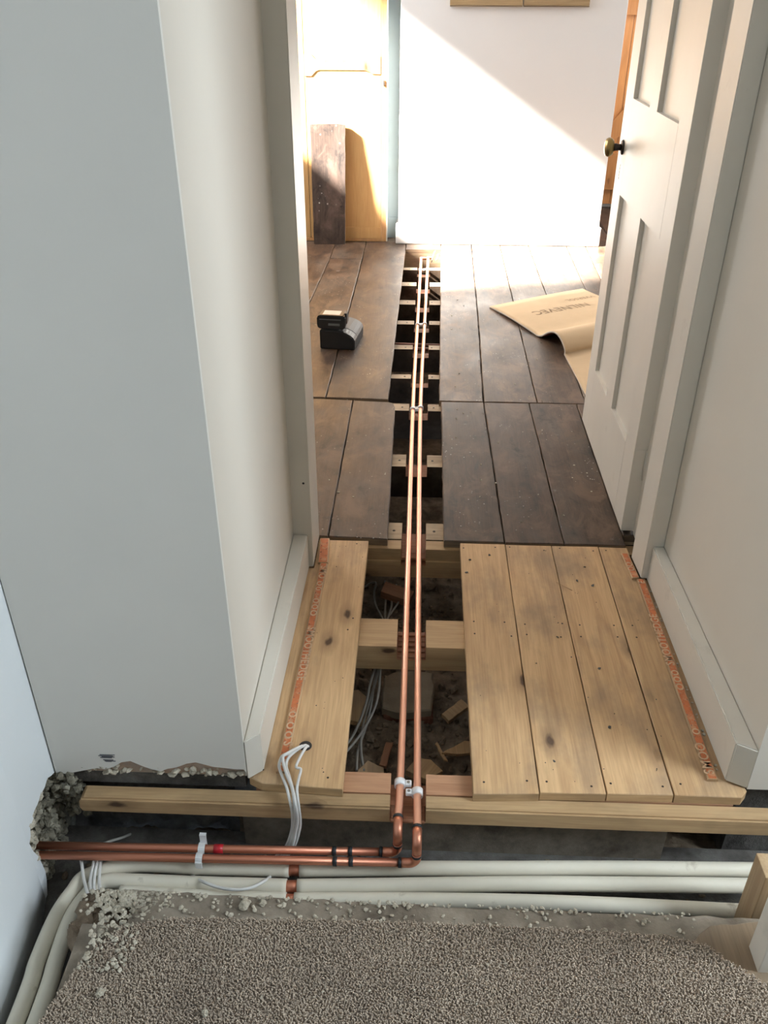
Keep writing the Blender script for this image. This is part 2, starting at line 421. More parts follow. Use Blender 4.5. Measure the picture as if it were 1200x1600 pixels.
# left pier beside the opening: brick core, plaster skin with a ragged bottom edge
core = struct(box('wall_pier', -0.86, -0.322, 1.1765, 1.918, 0.004, 2.6, 'mortar'))
rag = [(-0.7011, 1.1700, 0.0037), (-0.6808, 1.1700, 0.0010), (-0.6532, 1.1700, 0.0098), (-0.6314, 1.1700, 0.0163), (-0.6151, 1.1700, 0.0208), (-0.6001, 1.1700, 0.0179), (-0.5808, 1.1700, 0.0261), (-0.5632, 1.1700, 0.0397), (-0.5446, 1.1700, 0.0442), (-0.5329, 1.1700, 0.0375),
       (-0.5187, 1.1700, 0.0292), (-0.5043, 1.1700, 0.0226), (-0.4870, 1.1700, 0.0180), (-0.4731, 1.1700, 0.0259), (-0.4546, 1.1700, 0.0305), (-0.4328, 1.1700, 0.0424), (-0.4145, 1.1700, 0.0469), (-0.3998, 1.1700, 0.0422), (-0.3802, 1.1700, 0.0359), (-0.3575, 1.1700, 0.0334), (-0.3349, 1.1700, 0.0309), (-0.3209, 1.1700, 0.0316)]
o = [(-0.709, 2.6)] + [(p[0], p[2]) for p in rag] + [(-0.316, 0.022), (-0.316, 2.6)]
sheet_solid('plaster_front', o, 'Y', 1.168, 1.1770, 'plaster', core)
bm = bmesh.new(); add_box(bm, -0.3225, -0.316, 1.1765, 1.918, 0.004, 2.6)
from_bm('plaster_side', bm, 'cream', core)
# loose mortar hanging along the ragged edge
bm = bmesh.new()
for i in range(46):
    x = rw.uniform(-0.66, -0.325); add_lump(bm, (x, 1.1745, rw.uniform(0.004, 0.026)), rw.uniform(0.004, 0.011), rw, 1, 0.6)
q = from_bm('mortar_crumbs', bm, 'crumb', core); q['kind'] = 'stuff'
# pencil scribble on the plaster
bm = bmesh.new()
for k, (za, zb, xa, xb) in enumerate(((0.060, 0.058, -0.603, -0.573), (0.057, 0.0575, -0.606, -0.577), (0.0545, 0.056, -0.600, -0.574), (0.052, 0.053, -0.603, -0.580),
                                      (0.046, 0.044, -0.598, -0.578), (0.043, 0.0395, -0.596, -0.574), (0.0415, 0.044, -0.594, -0.582))):
    add_box(bm, xa, xb, 1.1672, 1.1679, za-0.0009, za+0.0009, mtx=None)
from_bm('pencil_scribble', bm, 'pencil', core)
# slate course under the pier
struct(box('trim_1', -0.705, -0.322, 1.178, 1.30, -0.030, 0.003, 'dark_stone'))

# left wall of the near room: plaster skin broken away in the corner
skin = [(-0.7050, 1.1750, -0.0002), (-0.7050, 1.1555, 0.0088), (-0.7050, 1.1404, 0.0186), (-0.7050, 1.1237, 0.0123), (-0.7050, 1.1018, 0.0143), (-0.7050, 1.0862, 0.0092), (-0.7050, 1.0707, 0.0098), (-0.7050, 1.0587, -0.0009), (-0.7050, 1.0424, -0.0023), (-0.7050, 1.0360, -0.0198), (-0.7050, 1.0254, -0.0282), (-0.7050, 1.0292, -0.0555), (-0.7050, 1.0392, -0.0840),
        (-0.7050, 1.0432, -0.1127), (-0.7050, 1.0455, -0.1393), (-0.7050, 1.0413, -0.1595), (-0.7050, 1.0291, -0.1886)]
o = [(1.1745, 2.6)] + [(p[1], p[2]) for p in skin] + [(0.95, -0.195), (-2.6, -0.195), (-2.6, 2.6)]
bm = bmesh.new(); extrude_profile(bm, o, 'X', -0.715, -0.705)
wl = struct(from_bm('wall_left', bm, 'cool'))
secs = [(1.02, 0.0), (0.90, 0.55), (0.78, 0.95), (0.60, 1.0), (-2.5, 1.0)]          # plaster flare, thicker towards the floor, shape added to catch window light
base = [(-0.7048, 0.30), (-0.7000, 0.16), (-0.6880, 0.03), (-0.6620, -0.10), (-0.6510, -0.19), (-0.7048, -0.19)]
vs = [(-0.7048+(x+0.7048)*k, y, z) for y, k in secs for x, z in base]; fs = []; nb = len(base)
for i in range(len(secs)-1):
    for k in range(nb):
        fs.append((i*nb+k, i*nb+(k+1) % nb, (i+1)*nb+(k+1) % nb, (i+1)*nb+k))
fs.append(tuple(range((len(secs)-1)*nb, len(secs)*nb)))
raw('plaster_flare', vs, fs, 'cool', wl, None, True)
bm = bmesh.new()
add_box(bm, -0.90, -0.735, -2.6, 1.30, -0.26, 2.6)
from_bm('masonry_core', bm, 'masonry', wl)
bm = bmesh.new()
for i in range(520):
    y = rw.uniform(1.02, 1.185); z = rw.uniform(-0.20, 0.015)
    if z > 0.0 - (1.175-y)*0.0 + 0.0 and y < 1.12: continue
    if z > -0.02 and y < 1.10: continue
    if -0.105 < z < -0.075 and 1.03 < y < 1.10: continue
    add_lump(bm, (-0.728+rw.uniform(-0.004, 0.010), y, z), rw.uniform(0.004, 0.012), rw, 1, 0.9)
for i in range(130):
    add_lump(bm, (rw.uniform(-0.72, -0.655), rw.uniform(1.160, 1.19), rw.uniform(-0.12, 0.004)), rw.uniform(0.004, 0.012), rw, 1, 0.9)
q = from_bm('broken_masonry', bm, 'masonry', wl); q['kind'] = 'stuff'
bm = bmesh.new()
for i in range(46):
    p = skin[rw.randrange(3, len(skin)-2)]
    add_lump(bm, (-0.709+rw.uniform(-0.003, 0.001), p[1]+rw.uniform(0.0, 0.02), p[2]+rw.uniform(-0.012, 0.008)), rw.uniform(0.004, 0.011), rw, 1, 0.8)
q = from_bm('torn_plaster_edge', bm, 'crumb', wl); q['kind'] = 'stuff'

# right side of the passage and its return towards the near room
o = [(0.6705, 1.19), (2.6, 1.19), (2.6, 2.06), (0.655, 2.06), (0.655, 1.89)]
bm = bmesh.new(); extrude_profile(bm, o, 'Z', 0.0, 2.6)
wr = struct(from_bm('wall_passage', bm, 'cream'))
bm = bmesh.new(); add_box(bm, 0.672, 2.6, 1.215, 2.06, -0.26, -0.001)
from_bm('footing', bm, 'dark_stone', wr)
# near room right wall with its window opening, back wall, ceiling (mostly out of frame)
bm = bmesh.new()
for (y0, y1, z0, z1) in ((-2.6, 0.18, -0.26, 2.6), (0.88, 1.19, -0.26, 2.6), (0.18, 0.88, -0.26, 1.0), (0.18, 0.88, 2.26, 2.6)):
    add_box(bm, 2.2, 2.32, y0, y1, z0, z1)
struct(from_bm('wall_right', bm, 'plaster'))
wall_block('wall_back', -0.90, 2.72, -2.72, -2.6, -0.2, 2.6, 'plaster')
wall_block('ceiling', -2.2, 3.2, -2.72, 6.6, 2.6, 2.7, 'ceiling')
wall_block('wall_lintel', -0.316, 0.672, 1.17, 1.92, 2.12, 2.6, 'plaster')
wall_block('wall_header', -0.30, 0.66, 1.92, 2.06, 2.02, 2.6, 'plaster')
# white post at the right edge of the frame, stub of timber behind it
tp = struct(box('trim_2', 0.5745, 0.70, 0.822, 0.867, -0.02, 2.1, 'gloss', None, 0.002))
t = tag(box('timber_stub', 0.612, 0.70, 0.945, 0.995, -0.135, 0.062, 'stud', None, 0.002),
        'short sawn timber stub standing at the right end of the cream pipes', 'timber')

# partition wall with the door lining
wall_block('wall_partition', -2.2, -0.322, 1.921, 2.06, -0.02, 2.6, 'plaster')
for nm, a in (('trim_3', ((-0.3215, 1.905), (-0.2665, 1.905), (-0.2665, 2.058), (-0.3215, 2.058))), ('trim_4', ((0.6105, 1.889), (0.6545, 1.889), (0.6545, 2.113), (0.634, 2.113), (0.634, 1.99), (0.6055, 1.99)))):
    bm = bmesh.new(); fs = extrude_profile(bm, list(a), 'Z', 0.003 if nm == 'trim_3' else 0.005, 2.03)
    bmesh.ops.bevel(bm, geom=[e for e in bm.edges if abs(e.verts[0].co.z-e.verts[1].co.z) > 1], offset=0.002, segments=2, affect='EDGES')
    struct(from_bm(nm, bm, 'gloss'))
bm = bmesh.new(); add_lump(bm, (-0.2672, 1.9900, 0.0), 0.0012, rw); bm.free()
bm = bmesh.new(); lathe(bm, [(0.0032, 0), (0.0030, 0.0004)], Matrix.Translation((-0.2820, 1.9046, 0.262)) @ Matrix.Rotation(PI/2, 4, 'X'), 10)
q = from_bm('screw_hole', bm, 'black', bpy.data.objects['trim_3'])

# skirting boards, mitred where they used to turn the corner
def skirting(name, pts, h, ch, m='gloss'):
    """pts: plan outline (front edge first two points); top front edge slightly eased"""
    bm = bmesh.new(); vs0 = [bm.verts.new((x, y, 0.0025)) for x, y in pts]; vs1 = [bm.verts.new((x, y, h)) for x, y in pts]
    n = len(pts); bm.faces.new(vs0[::-1]); bm.faces.new(vs1)
    for i in range(n): bm.faces.new((vs0[i], vs0[(i+1) % n], vs1[(i+1) % n], vs1[i]))
    bmesh.ops.recalc_face_normals(bm, faces=bm.faces[:])
    bmesh.ops.bevel(bm, geom=bm.edges[:], offset=ch, segments=2, affect='EDGES')
    return struct(from_bm(name, bm, m))
skirting('baseboard_left', [(-0.2870, 1.192), (-0.2775, 1.9035), (-0.3155, 1.9035), (-0.3155, 1.1675)], 0.107, 0.0025)
skirting('baseboard_right', [(0.6700, 1.188), (0.6545, 1.888), (0.6255, 1.888), (0.6325, 1.207)], 0.107, 0.0025)
bm = bmesh.new()
for i in range(26):
    add_lump(bm, (0.629-0.004, 1.22+0.66*rw.random(), 0.002), rw.uniform(0.002, 0.004), rw, 1, 0.6)
q = from_bm('skirting_grit', bm, 'crumb'); q['kind'] = 'stuff'

# far room shell
bm = bmesh.new()
for (y0, y1, z0, z1) in ((2.06, 3.93, -0.02, 2.6), (5.24, 6.6, -0.02, 2.6), (3.93, 5.24, -0.02, 1.10), (3.93, 5.24, 2.41, 2.6)):
    add_box(bm, -1.68, -1.55, y0, y1, z0, z1)
struct(from_bm('wall_far_left', bm, 'far_white'))
bm = bmesh.new()
for (y0, y1, z0, z1) in ((2.06, 5.0, -0.02, 2.6), (6.1, 6.6, -0.02, 2.6), (5.0, 6.1, -0.02, 0.90), (5.0, 6.1, 2.2, 2.6)):  # opening out of view, added for the alcove fill
    add_box(bm, 2.3, 2.42, y0, y1, z0, z1)
struct(from_bm('wall_far_right', bm, 'far_white'))
wall_block('wall_partition.001', 0.656, 2.42, 2.061, 2.112, -0.02, 2.6, 'plaster')
wall_block('wall_far_back', -1.68, 2.42, 6.45, 6.6, -0.02, 2.6, 'far_white')
wall_block('wall_chimney', -0.131, 1.0745, 5.345, 6.448, 0.0, 2.6, 'far_white', 0.004)
struct(box('baseboard_chimney', -0.146, 1.086, 5.330, 6.4, 0.002, 0.110, 'far_white', None, 0.006))
wall_block('wall_alcove', -1.55, -0.133, 5.50, 5.60, 0.0, 2.6, 'blue')
struct(box('baseboard_alcove', -0.30, -0.148, 5.485, 5.499, 0.0, 0.125, 'blue', None, 0.003))

# ================================================================== FLOORS
# new pine boards between the passage walls
fp = holder('floor')
plank(fp, [(-0.3135, 1.1775), (-0.2870, 1.1630), (-0.1256, 1.1551), (-0.1245, 2.043), (-0.2655, 2.043), (-0.2655, 1.903), (-0.3135, 1.903)], -0.0215, 0.0, ('pine', 'pine_x'), jit=0.0004)
for pts in ([(0.1313, 1.1545), (0.2605, 1.1610), (0.2622, 2.043), (0.1355, 2.0435)],
            [(0.2625, 1.1640), (0.3915, 1.1660), (0.3915, 2.041), (0.2640, 2.041)],
            [(0.3940, 1.1670), (0.5226, 1.1690), (0.5232, 2.043), (0.3934, 2.041)],
            [(0.5254, 1.1690), (0.6545, 1.1690), (0.6690, 1.1850), (0.6530, 1.888), (0.6045, 1.888), (0.6045, 2.040), (0.5252, 2.041)]):
    plank(fp, pts, -0.0215, 0.0, ('pine', 'pine_x'), jit=0.0004)
NX0, NX1 = -0.0315, 0.0395
def joist(parent, x0, x1, y0, y1, zt, zb, m, nd=0.036, jx=0.0, cutm='cut', side=None):
    """beam across the floor with a notch for the pipes, its sawn faces fresh"""
    bm = bmesh.new()
    a, b = NX0+jx, NX1+jx
    prof = [(x0, zt), (x0, zb), (x1, zb), (x1, zt), (b, zt), (b, zt-nd), (a+0.02, zt-nd-0.002), (a, zt-nd), (a, zt)]
    mi = [0, 0, 0, 0, 1, 1, 1, 1, 0]
    fs = extrude_profile(bm, prof, 'Y', y0, y1, mi)
    if side: fs[0].material_index = fs[1].material_index = 2
    return from_bm('joist', bm, [m, cutm]+([side] if side else []), parent)
j = joist(fp, -0.300, 0.642, 1.168, 1.219, -0.0222, -0.0640, 'pine_red', 0.034)
# front batten, rounded left end, notch sawn deeper
bm = bmesh.new()
prof = [(-0.640, -0.026), (-0.648, -0.034), (-0.650, -0.052), (-0.644, -0.066), (-0.10, -0.0665), (0.72, -0.0660), (0.72, -0.0222), (NX1, -0.0222), (NX1, -0.0600), (0.02, -0.0590), (0.0, -0.0610), (NX0, -0.0590), (NX0, -0.0222)]
extrude_profile(bm, prof, 'Y', 1.1315, 1.1676, [0]*8+[1]*4+[0])
bmesh.ops.recalc_face_normals(bm, faces=bm.faces[:])
bmesh.ops.bevel(bm, geom=[e for e in bm.edges if abs(e.verts[0].co.x-e.verts[1].co.x) > 0.2], offset=0.004, segments=2, affect='EDGES')
from_bm('joist', bm, ['pine_x', 'cut'], fp)
# joist under the middle of the opening, and the pair at the threshold
joist(fp, -0.322, 0.672, 1.613, 1.719, -0.0222, -0.095, 'pine_x', 0.040)
joist(fp, -0.322, 0.672, 2.0385, 2.0835, -0.0222, -0.060, 'pine_x', 0.034)
joist(fp, -0.322, 0.672, 2.031, 2.060, -0.0605, -0.115, 'pine_x', 0.012)
# chisel ridges left in the notches
bm = bmesh.new()
for (y0, y1, z) in ((1.614, 1.718, -0.0622), (2.039, 2.083, -0.0562), (1.132, 1.167, -0.0600)):
    k = 5
    for i in range(k):
        yy = y0+(y1-y0)*(i+0.5)/k
        add_box(bm, NX0+0.002, NX1-0.002, yy-0.006, yy+0.004, z-0.003, z+0.0045*rw.uniform(0.3, 1.0), 0.001)
q = from_bm('chisel_ridges', bm, 'cut', fp); q['kind'] = 'stuff'

bm = bmesh.new()
for y in (1.190, 1.640, 1.690, 2.022):
    for x in (-0.285, -0.235, -0.150, 0.150, 0.240, 0.282, 0.372, 0.412, 0.503, 0.545):
        if x < -0.22 and y > 1.3: continue
        lathe(bm, [(0.0026, 0), (0.0022, 0.0005)], Matrix.Translation((x+rw.uniform(-.008, .008), y+rw.uniform(-.008, .008), -0.0001)), 8)
q = from_bm('nail_heads', bm, 'dark_metal', fp); q['kind'] = 'stuff'

# old dark boards beyond the threshold
fo = holder('floor.001')
OM = ('old', 'oldedge')
ZO, ZT = -0.0215, 0.0015
def oldp(pts, jit=0.0012, ch=0.0025): return plank(fo, pts, ZO, ZT, OM, 'plank', ch, jit, 0.045)
oldp([(-0.2400, 2.060), (-0.0710, 2.052), (-0.0745, 2.60), (-0.0770, 2.955), (-0.083, 2.985), (-0.100, 2.998), (-0.2370, 3.006)])
oldp([(-0.470, 2.062), (-0.2430, 2.060), (-0.2400, 3.008), (-0.470, 3.020)])
oldp([(-0.700, 2.062), (-0.4735, 2.062), (-0.4735, 3.020), (-0.700, 3.020)])
oldp([(-1.545, 2.062), (-0.703, 2.062), (-0.703, 3.020), (-1.545, 3.020)])
oldp([(0.0902, 2.052), (0.2605, 2.050), (0.2565, 3.011), (0.0960, 3.009)])
oldp([(0.2635, 2.050), (0.4290, 2.050), (0.4275, 3.011), (0.2595, 3.011)])
oldp([(0.4320, 2.050), (0.6030, 2.050), (0.6055, 3.013), (0.4305, 3.011)])
oldp([(0.6060, 2.105), (0.780, 2.105), (0.780, 3.013), (0.6085, 3.013)])
oldp([(0.783, 2.105), (2.295, 2.105), (2.295, 3.013), (0.783, 3.013)])
oldp([(-0.3430, 3.030), (-0.1055, 3.022), (-0.0965, 4.0), (-0.0835, 5.20), (-0.0835, 5.372), (-0.3260, 5.372), (-0.3270, 4.64)])
oldp([(-0.5570, 3.030), (-0.3470, 3.030), (-0.3320, 4.64), (-0.3310, 4.972), (-0.5130, 4.985), (-0.5400, 4.10)])
oldp([(-0.5130, 4.990), (-0.3310, 4.977), (-0.3305, 5.372), (-0.5130, 5.372)])
oldp([(-0.770, 3.030), (-0.5605, 3.030), (-0.5440, 4.10), (-0.5165, 4.985), (-0.5165, 5.372), (-0.770, 5.372)])
oldp([(-1.545, 3.030), (-0.773, 3.030), (-0.773, 5.372), (-1.545, 5.372)])
oldp([(-0.081, 5.206), (0.1300, 5.206), (0.1300, 5.330), (-0.081, 5.372)])
oldp([(-0.325, 5.375), (-0.146, 5.375), (-0.146, 5.484), (-0.325, 5.484)])
oldp([(0.0890, 3.019), (0.2555, 3.017), (0.2850, 4.0), (0.3140, 5.330), (0.1330, 5.330), (0.1300, 5.20), (0.1080, 4.05)])
oldp([(0.2590, 3.017), (0.4590, 3.017), (0.4760, 4.4), (0.4870, 5.330), (0.3175, 5.330), (0.2885, 4.0)])
oldp([(0.4625, 3.017), (0.6420, 3.017), (0.6500, 4.0), (0.6600, 5.330), (0.4905, 5.330), (0.4795, 4.4)])
oldp([(0.6455, 3.017), (0.830, 3.017), (0.8700, 4.536), (0.8890, 5.330), (0.6635, 5.330), (0.6535, 4.0)])
oldp([(0.8335, 3.017), (0.960, 3.017), (0.9750, 4.536), (1.0040, 5.330), (0.8925, 5.330), (0.8735, 4.536)])
oldp([(0.9635, 3.017), (1.160, 3.017), (1.180, 5.3), (1.200, 6.445), (1.0885, 6.445), (1.0885, 5.330), (1.0075, 5.330), (0.9785, 4.536)])
for k in range(6):
    x = 1.164+0.19*k
    oldp([(x, 3.017), (min(x+0.187, 2.295), 3.017), (min(x+0.20, 2.295), 6.445), (x+0.04 if k == 0 else x+0.013, 6.445)])
for (y0, y1, zb) in ((2.0895, 2.178, -0.14), (2.532, 2.616, -0.14), (2.974, 3.036, -0.14), (3.284, 3.329, -0.13), (3.616, 3.669, -0.13), (3.943, 3.996, -0.13),
                     (4.24, 4.31, -0.13), (4.553, 4.62, -0.13), (4.855, 4.904, -0.13)):
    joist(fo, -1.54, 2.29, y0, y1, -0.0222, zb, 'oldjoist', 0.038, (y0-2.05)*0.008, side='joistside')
box('joist', -1.54, 2.29, 5.205, 5.26, -0.14, -0.0222, 'oldjoist', fo)
# nail heads in the joist ends
bm = bmesh.new()
for y in (2.135, 2.575, 3.005, 3.307, 3.64, 3.97, 4.28, 4.585, 4.88):
    for x in (-0.052, 0.066):
        lathe(bm, [(0.0045, 0), (0.0035, 0.0012)], Matrix.Translation((x+rw.uniform(-.006, .006), y, -0.0222)), 8)
q = from_bm('nail_heads', bm, 'dark_metal', fo); q['kind'] = 'stuff'

# ground under the boards
def ground(name, x0, x1, y0, y1, z, m, nx, ny, amp, fr=9.0):
    vs, fs = [], []
    for j in range(ny+1):
        for i in range(nx+1):
            x = x0+(x1-x0)*i/nx; y = y0+(y1-y0)*j/ny
            h = noise.fractal(Vector((x*fr, y*fr, 3.1)), 1.0, 2.0, 5)
            vs.append((x, y, z+amp*h))
    for j in range(ny):
        for i in range(nx):
            a = j*(nx+1)+i; fs.append((a, a+1, a+nx+2, a+nx+1))
    return raw(name, vs, fs, m, None, None, True)
struct(ground('ground', -0.32, 0.68, 1.175, 2.75, -0.25, 'dirt', 110, 170, 0.020, 11.0))
struct(ground('ground.001', -1.6, 2.35, 2.7, 6.5, -0.42, 'dirt', 60, 60, 0.02))
wall_block('ground.002', -0.90, 2.6, 0.0, 1.20, -0.26, -0.196, 'dark_stone')
bm = bmesh.new()
add_box(bm, -1.66, -0.322, 2.065, 2.12, -0.5, -0.03); add_box(bm, 0.674, 2.4, 2.065, 2.085, -0.5, -0.03)
add_box(bm, -0.90, -0.323, 1.31, 2.06, -0.5, -0.0); add_box(bm, -1.66, -1.6, 2.06, 6.5, -0.5, -0.03); add_box(bm, 2.3, 2.4, 2.06, 6.5, -0.5, -0.03); add_box(bm, -1.66, 2.4, 6.46, 6.55, -0.5, -0.03)
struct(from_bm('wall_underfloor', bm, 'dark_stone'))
wall_block('ground.003', -0.90, 2.6, 1.20, 2.12, -0.34, -0.28, 'dirt')
# riser board behind the pipes, dark cavity to its left
wall_block('trim_5', -0.335, 0.530, 1.170, 1.190, -0.215, -0.0655, 'subfloor')
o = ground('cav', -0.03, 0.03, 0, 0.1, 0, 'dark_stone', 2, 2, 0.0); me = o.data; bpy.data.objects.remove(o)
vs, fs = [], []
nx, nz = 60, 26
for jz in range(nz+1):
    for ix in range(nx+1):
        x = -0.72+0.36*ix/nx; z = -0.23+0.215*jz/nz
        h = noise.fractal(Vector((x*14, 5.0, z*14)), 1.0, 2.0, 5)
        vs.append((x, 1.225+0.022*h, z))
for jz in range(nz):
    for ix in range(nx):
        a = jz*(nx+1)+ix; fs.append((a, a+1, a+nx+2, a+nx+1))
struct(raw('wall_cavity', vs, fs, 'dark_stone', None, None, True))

# grey subfloor ledge left bare between carpet and trench
vs, fs, fm = slab_mesh([(-0.47, 0.70), (2.6, 0.70), (2.6, 0.918), (0.70, 0.918), (0.40, 0.921), (0.10, 0.919), (-0.20, 0.923), (-0.47, 0.927)], -0.06, -0.012, 0.002, 0.003, 0.03)
sf = struct(raw('floor.002', vs, fs, 'subfloor'))
bm = bmesh.new(); add_box(bm, -0.545, 2.6, -2.6, 0.70, -0.19, -0.012); add_box(bm, -0.545, -0.47, 0.70, 0.86, -0.19, -0.012)
from_bm('subfloor_board', bm, 'subfloor', sf)
vs, fs, fm = slab_mesh([(0.43, 0.74), (0.62, 0.74), (0.605, 0.912), (0.52, 0.900), (0.47, 0.86)], -0.0118, -0.009, 0.001, 0.002, 0.02)
raw('bare_wood_patch', vs, fs, 'dusty_wood', sf)

# ================================================================== CARPET of the near room
cp = [(-0.545, -2.5), (2.59, -2.5), (2.59, 0.78), (0.575, 0.800), (0.545, 0.822), (0.500, 0.860), (0.440, 0.873), (0.30, 0.877), (0.10, 0.879), (-0.10, 0.878), (-0.28, 0.873), (-0.40, 0.868), (-0.475, 0.850), (-0.520, 0.790), (-0.552, 0.690), (-0.560, 0.560)]
vs, fs, fm = slab_mesh([p for p in cp], -0.0116, -0.003, 0.001, 0.0015, 0.02)
carpet = tag(raw('carpet', vs, fs, 'carpet'), 'grey-brown cut-pile fitted carpet in the foreground, edge cut short of the trench', 'carpet')
def inside(x, y):
    c = False
    for i in range(len(cp)):
        (x1, y1), (x2, y2) = cp[i], cp[i-1]
        if (y1 > y) != (y2 > y) and x < (x2-x1)*(y-y1)/(y2-y1)+x1: c = not c
    return c
rp = random.Random(11)
vs, fs = [], []
y = 0.50
while y < 0.885:
    x = -0.62
    while x < 0.60:
        px = x+rp.uniform(-0.0016, 0.0016); py = y+rp.uniform(-0.0016, 0.0016)
        x += 0.0028
        if not inside(px, py-0.001): continue
        w = rp.uniform(0.0013, 0.0021); h = rp.uniform(0.0045, 0.0065); a = rp.uniform(0, 2.1)
        lx, ly = rp.uniform(-0.0022, 0.0022), rp.uniform(-0.0022, 0.0022)
        b = len(vs)
        for k in range(3): vs.append((px+w*math.cos(a+k*2.094), py+w*math.sin(a+k*2.094), -0.0035))
        for k in range(3): vs.append((px+lx+0.75*w*math.cos(a+k*2.094), py+ly+0.75*w*math.sin(a+k*2.094), -0.0035+h))
        fs += [(b+3, b+4, b+5), (b, b+1, b+4, b+3), (b+1, b+2, b+5, b+4), (b+2, b, b+3, b+5)]
    y += 0.0028
q = raw('carpet_pile', vs, fs, 'pile', carpet); q['kind'] = 'stuff'

# ================================================================== RUBBLE
rr = random.Random(21)
bm = bmesh.new()
for i in range(620):                                     # along the ledge beside the trench
    x = rr.uniform(-0.46, 0.50)
    u = rr.random()**2.2
    dens = 0.5+0.5*noise.noise(Vector((x*7.0, 1.7, 0)))
    if rr.random() > dens: continue
    add_lump(bm, (x, 0.921-0.042*u, -0.0105+0.001), rr.uniform(0.0016, 0.0052), rr, 1, 0.7)
for i in range(620):                                     # heap in the left corner, over the pipes' bend
    a = rr.gauss(0, 1); b = rr.gauss(0, 1)
    x = -0.475+0.036*a; y = 0.920+0.026*b
    if x < -0.56 or y > 0.972: continue
    add_lump(bm, (x, y, -0.014-max(0, y-0.925)*2.1), rr.uniform(0.0016, 0.0060), rr, 1, 0.8)
for i in range(150):
    x = rr.uniform(-0.52, -0.44); y = rr.uniform(0.77, 0.90)
    add_lump(bm, (x, y, 0.003), rr.uniform(0.0018, 0.0055), rr, 1, 0.7)
for i in range(70):                                      # crumbs scattered on the carpet
    add_lump(bm, (rr.uniform(-0.5, 0.52), rr.uniform(0.62, 0.85), 0.0045), rr.uniform(0.0010, 0.0026), rr, 1, 0.6)
q = from_bm('plaster_rubble', bm, 'crumb'); tag(q, 'pale plaster crumbs strewn along the carpet edge and left corner', 'rubble'); q['kind'] = 'stuff'
for px, py, s, lab in ((-0.275, 0.902, 0.012, 'largest pinkish plaster lump on the grey ledge below the cream pipes'),
                       (-0.243, 0.908, 0.007, 'small pale lump right of the largest lump on the grey ledge'),
                       (-0.470, 0.735, 0.008, 'round pale plaster lump lying on the carpet by the left pipes'),
                       (-0.300, 0.712, 0.0065, 'small pale lump alone on the carpet left of centre')):
    bm = bmesh.new(); add_lump(bm, (0, 0, s*0.45), s, rr, 2, 0.8)
    tag(from_bm('plaster_lump', bm, 'crumb', None, (px, py, -0.011 if py > 0.88 else 0.003)), lab, 'rubble', 'plaster lumps')
bm = bmesh.new()                                         # bits on the old dark boards
for i in range(90):
    x = rr.uniform(-0.30, 0.60); y = rr.uniform(2.07, 4.3)
    if -0.11 < x < 0.13: continue
    add_lump(bm, (x, y, ZT+0.001), rr.uniform(0.0012, 0.0045), rr, 1, 0.5)
q = from_bm('floor_debris', bm, 'crumb'); tag(q, 'pale specks of plaster on the dark old boards', 'rubble'); q['kind'] = 'stuff'
bm = bmesh.new()                                         # underfloor rubble
for i in range(520):
    x = rr.uniform(-0.16, 0.17); y = rr.uniform(1.23, 2.25)
    add_lump(bm, (x, y, -0.248+0.02*noise.noise(Vector((x*11, y*11, 3.1)))), rr.uniform(0.003, 0.012) if rr.random() < 0.9 else rr.uniform(0.012, 0.02), rr, 1, 0.7)
for i in range(120):
    x = rr.uniform(-0.565, -0.46); y = rr.uniform(0.84, 0.965)
    add_lump(bm, (x, y, -0.036-max(0, y-0.92)*1.7), rr.uniform(0.012, 0.022), rr, 1, 0.8)
for i in range(120):
    x = rr.uniform(-0.70, 0.6); y = rr.uniform(0.97, 1.16)
    add_lump(bm, (x, y, -0.194), rr.uniform(0.003, 0.011), rr, 1, 0.7)
q = from_bm('underfloor_rubble', bm, 'dirt'); tag(q, 'brown clods and crumbs on the ground under the boards', 'rubble'); q['kind'] = 'stuff'
# mortar-topped brick under the opening
t = thing('broken_brick', 'flat mortar-capped red brick on the ground under the copper pipes', 'brick', (0.0, 1.657, -0.262))
bm = bmesh.new(); add_box(bm, -0.064, 0.064, -0.072, 0.075, 0.0, 0.034, 0.006)
bmesh.ops.subdivide_edges(bm, edges=[e for e in bm.edges if e.calc_length() > 0.05], cuts=4, use_grid_fill=True)
for v in bm.verts: v.co += Vector((0.005, 0.005, 0.003))*noise.noise(v.co*30)
from_bm('brick_body', bm, 'brick', t)
vs, fs, fm = slab_mesh([(-0.067, -0.062), (-0.03, -0.076), (0.02, -0.072), (0.058, -0.066), (0.066, 0.0), (0.064, 0.07), (0.02, 0.079), (-0.04, 0.072), (-0.066, 0.05)], 0.030, 0.056, 0.004, 0.003, 0.02)
raw('mortar_cap', vs, fs, 'slab', t)
# offcuts of wood on the ground
def offcut(name, label, loc, rot, outline, th, m='pine', tilt=(0, 0)):
    vs, fs, fm = slab_mesh(outline, 0, th, 0.0008, 0.0012, 0.012)
    o = raw(name, vs, fs, m); o.location = loc; o.rotation_euler = (tilt[0], tilt[1], rot)
    return tag(o, label, 'offcut', 'wood offcuts under the floor')
offcut('wood_offcut', 'small rectangular wood offcut right of the mortar-capped brick', (0.118, 1.602, -0.226), 0.75, [(-0.035, -0.013), (0.035, -0.015), (0.036, 0.014), (-0.034, 0.013)], 0.014, 'pine', (0.15, -0.1))
offcut('wood_offcut', 'splintered wood chip at the right edge of the near opening', (0.130, 1.480, -0.225), 0.15, [(-0.05, -0.012), (-0.01, -0.018), (0.04, -0.016), (0.045, 0.012), (0.01, 0.018), (-0.02, 0.002)], 0.010, 'pine', (0.2, 0.05))
offcut('wood_offcut', 'wedge-shaped wood chip just behind the right white pipe clip', (0.038, 1.405, -0.226), -0.5, [(-0.03, -0.035), (0.02, -0.03), (0.04, 0.02), (0.0, 0.035), (-0.028, 0.02)], 0.016, 'pine', (-0.15, 0.1))
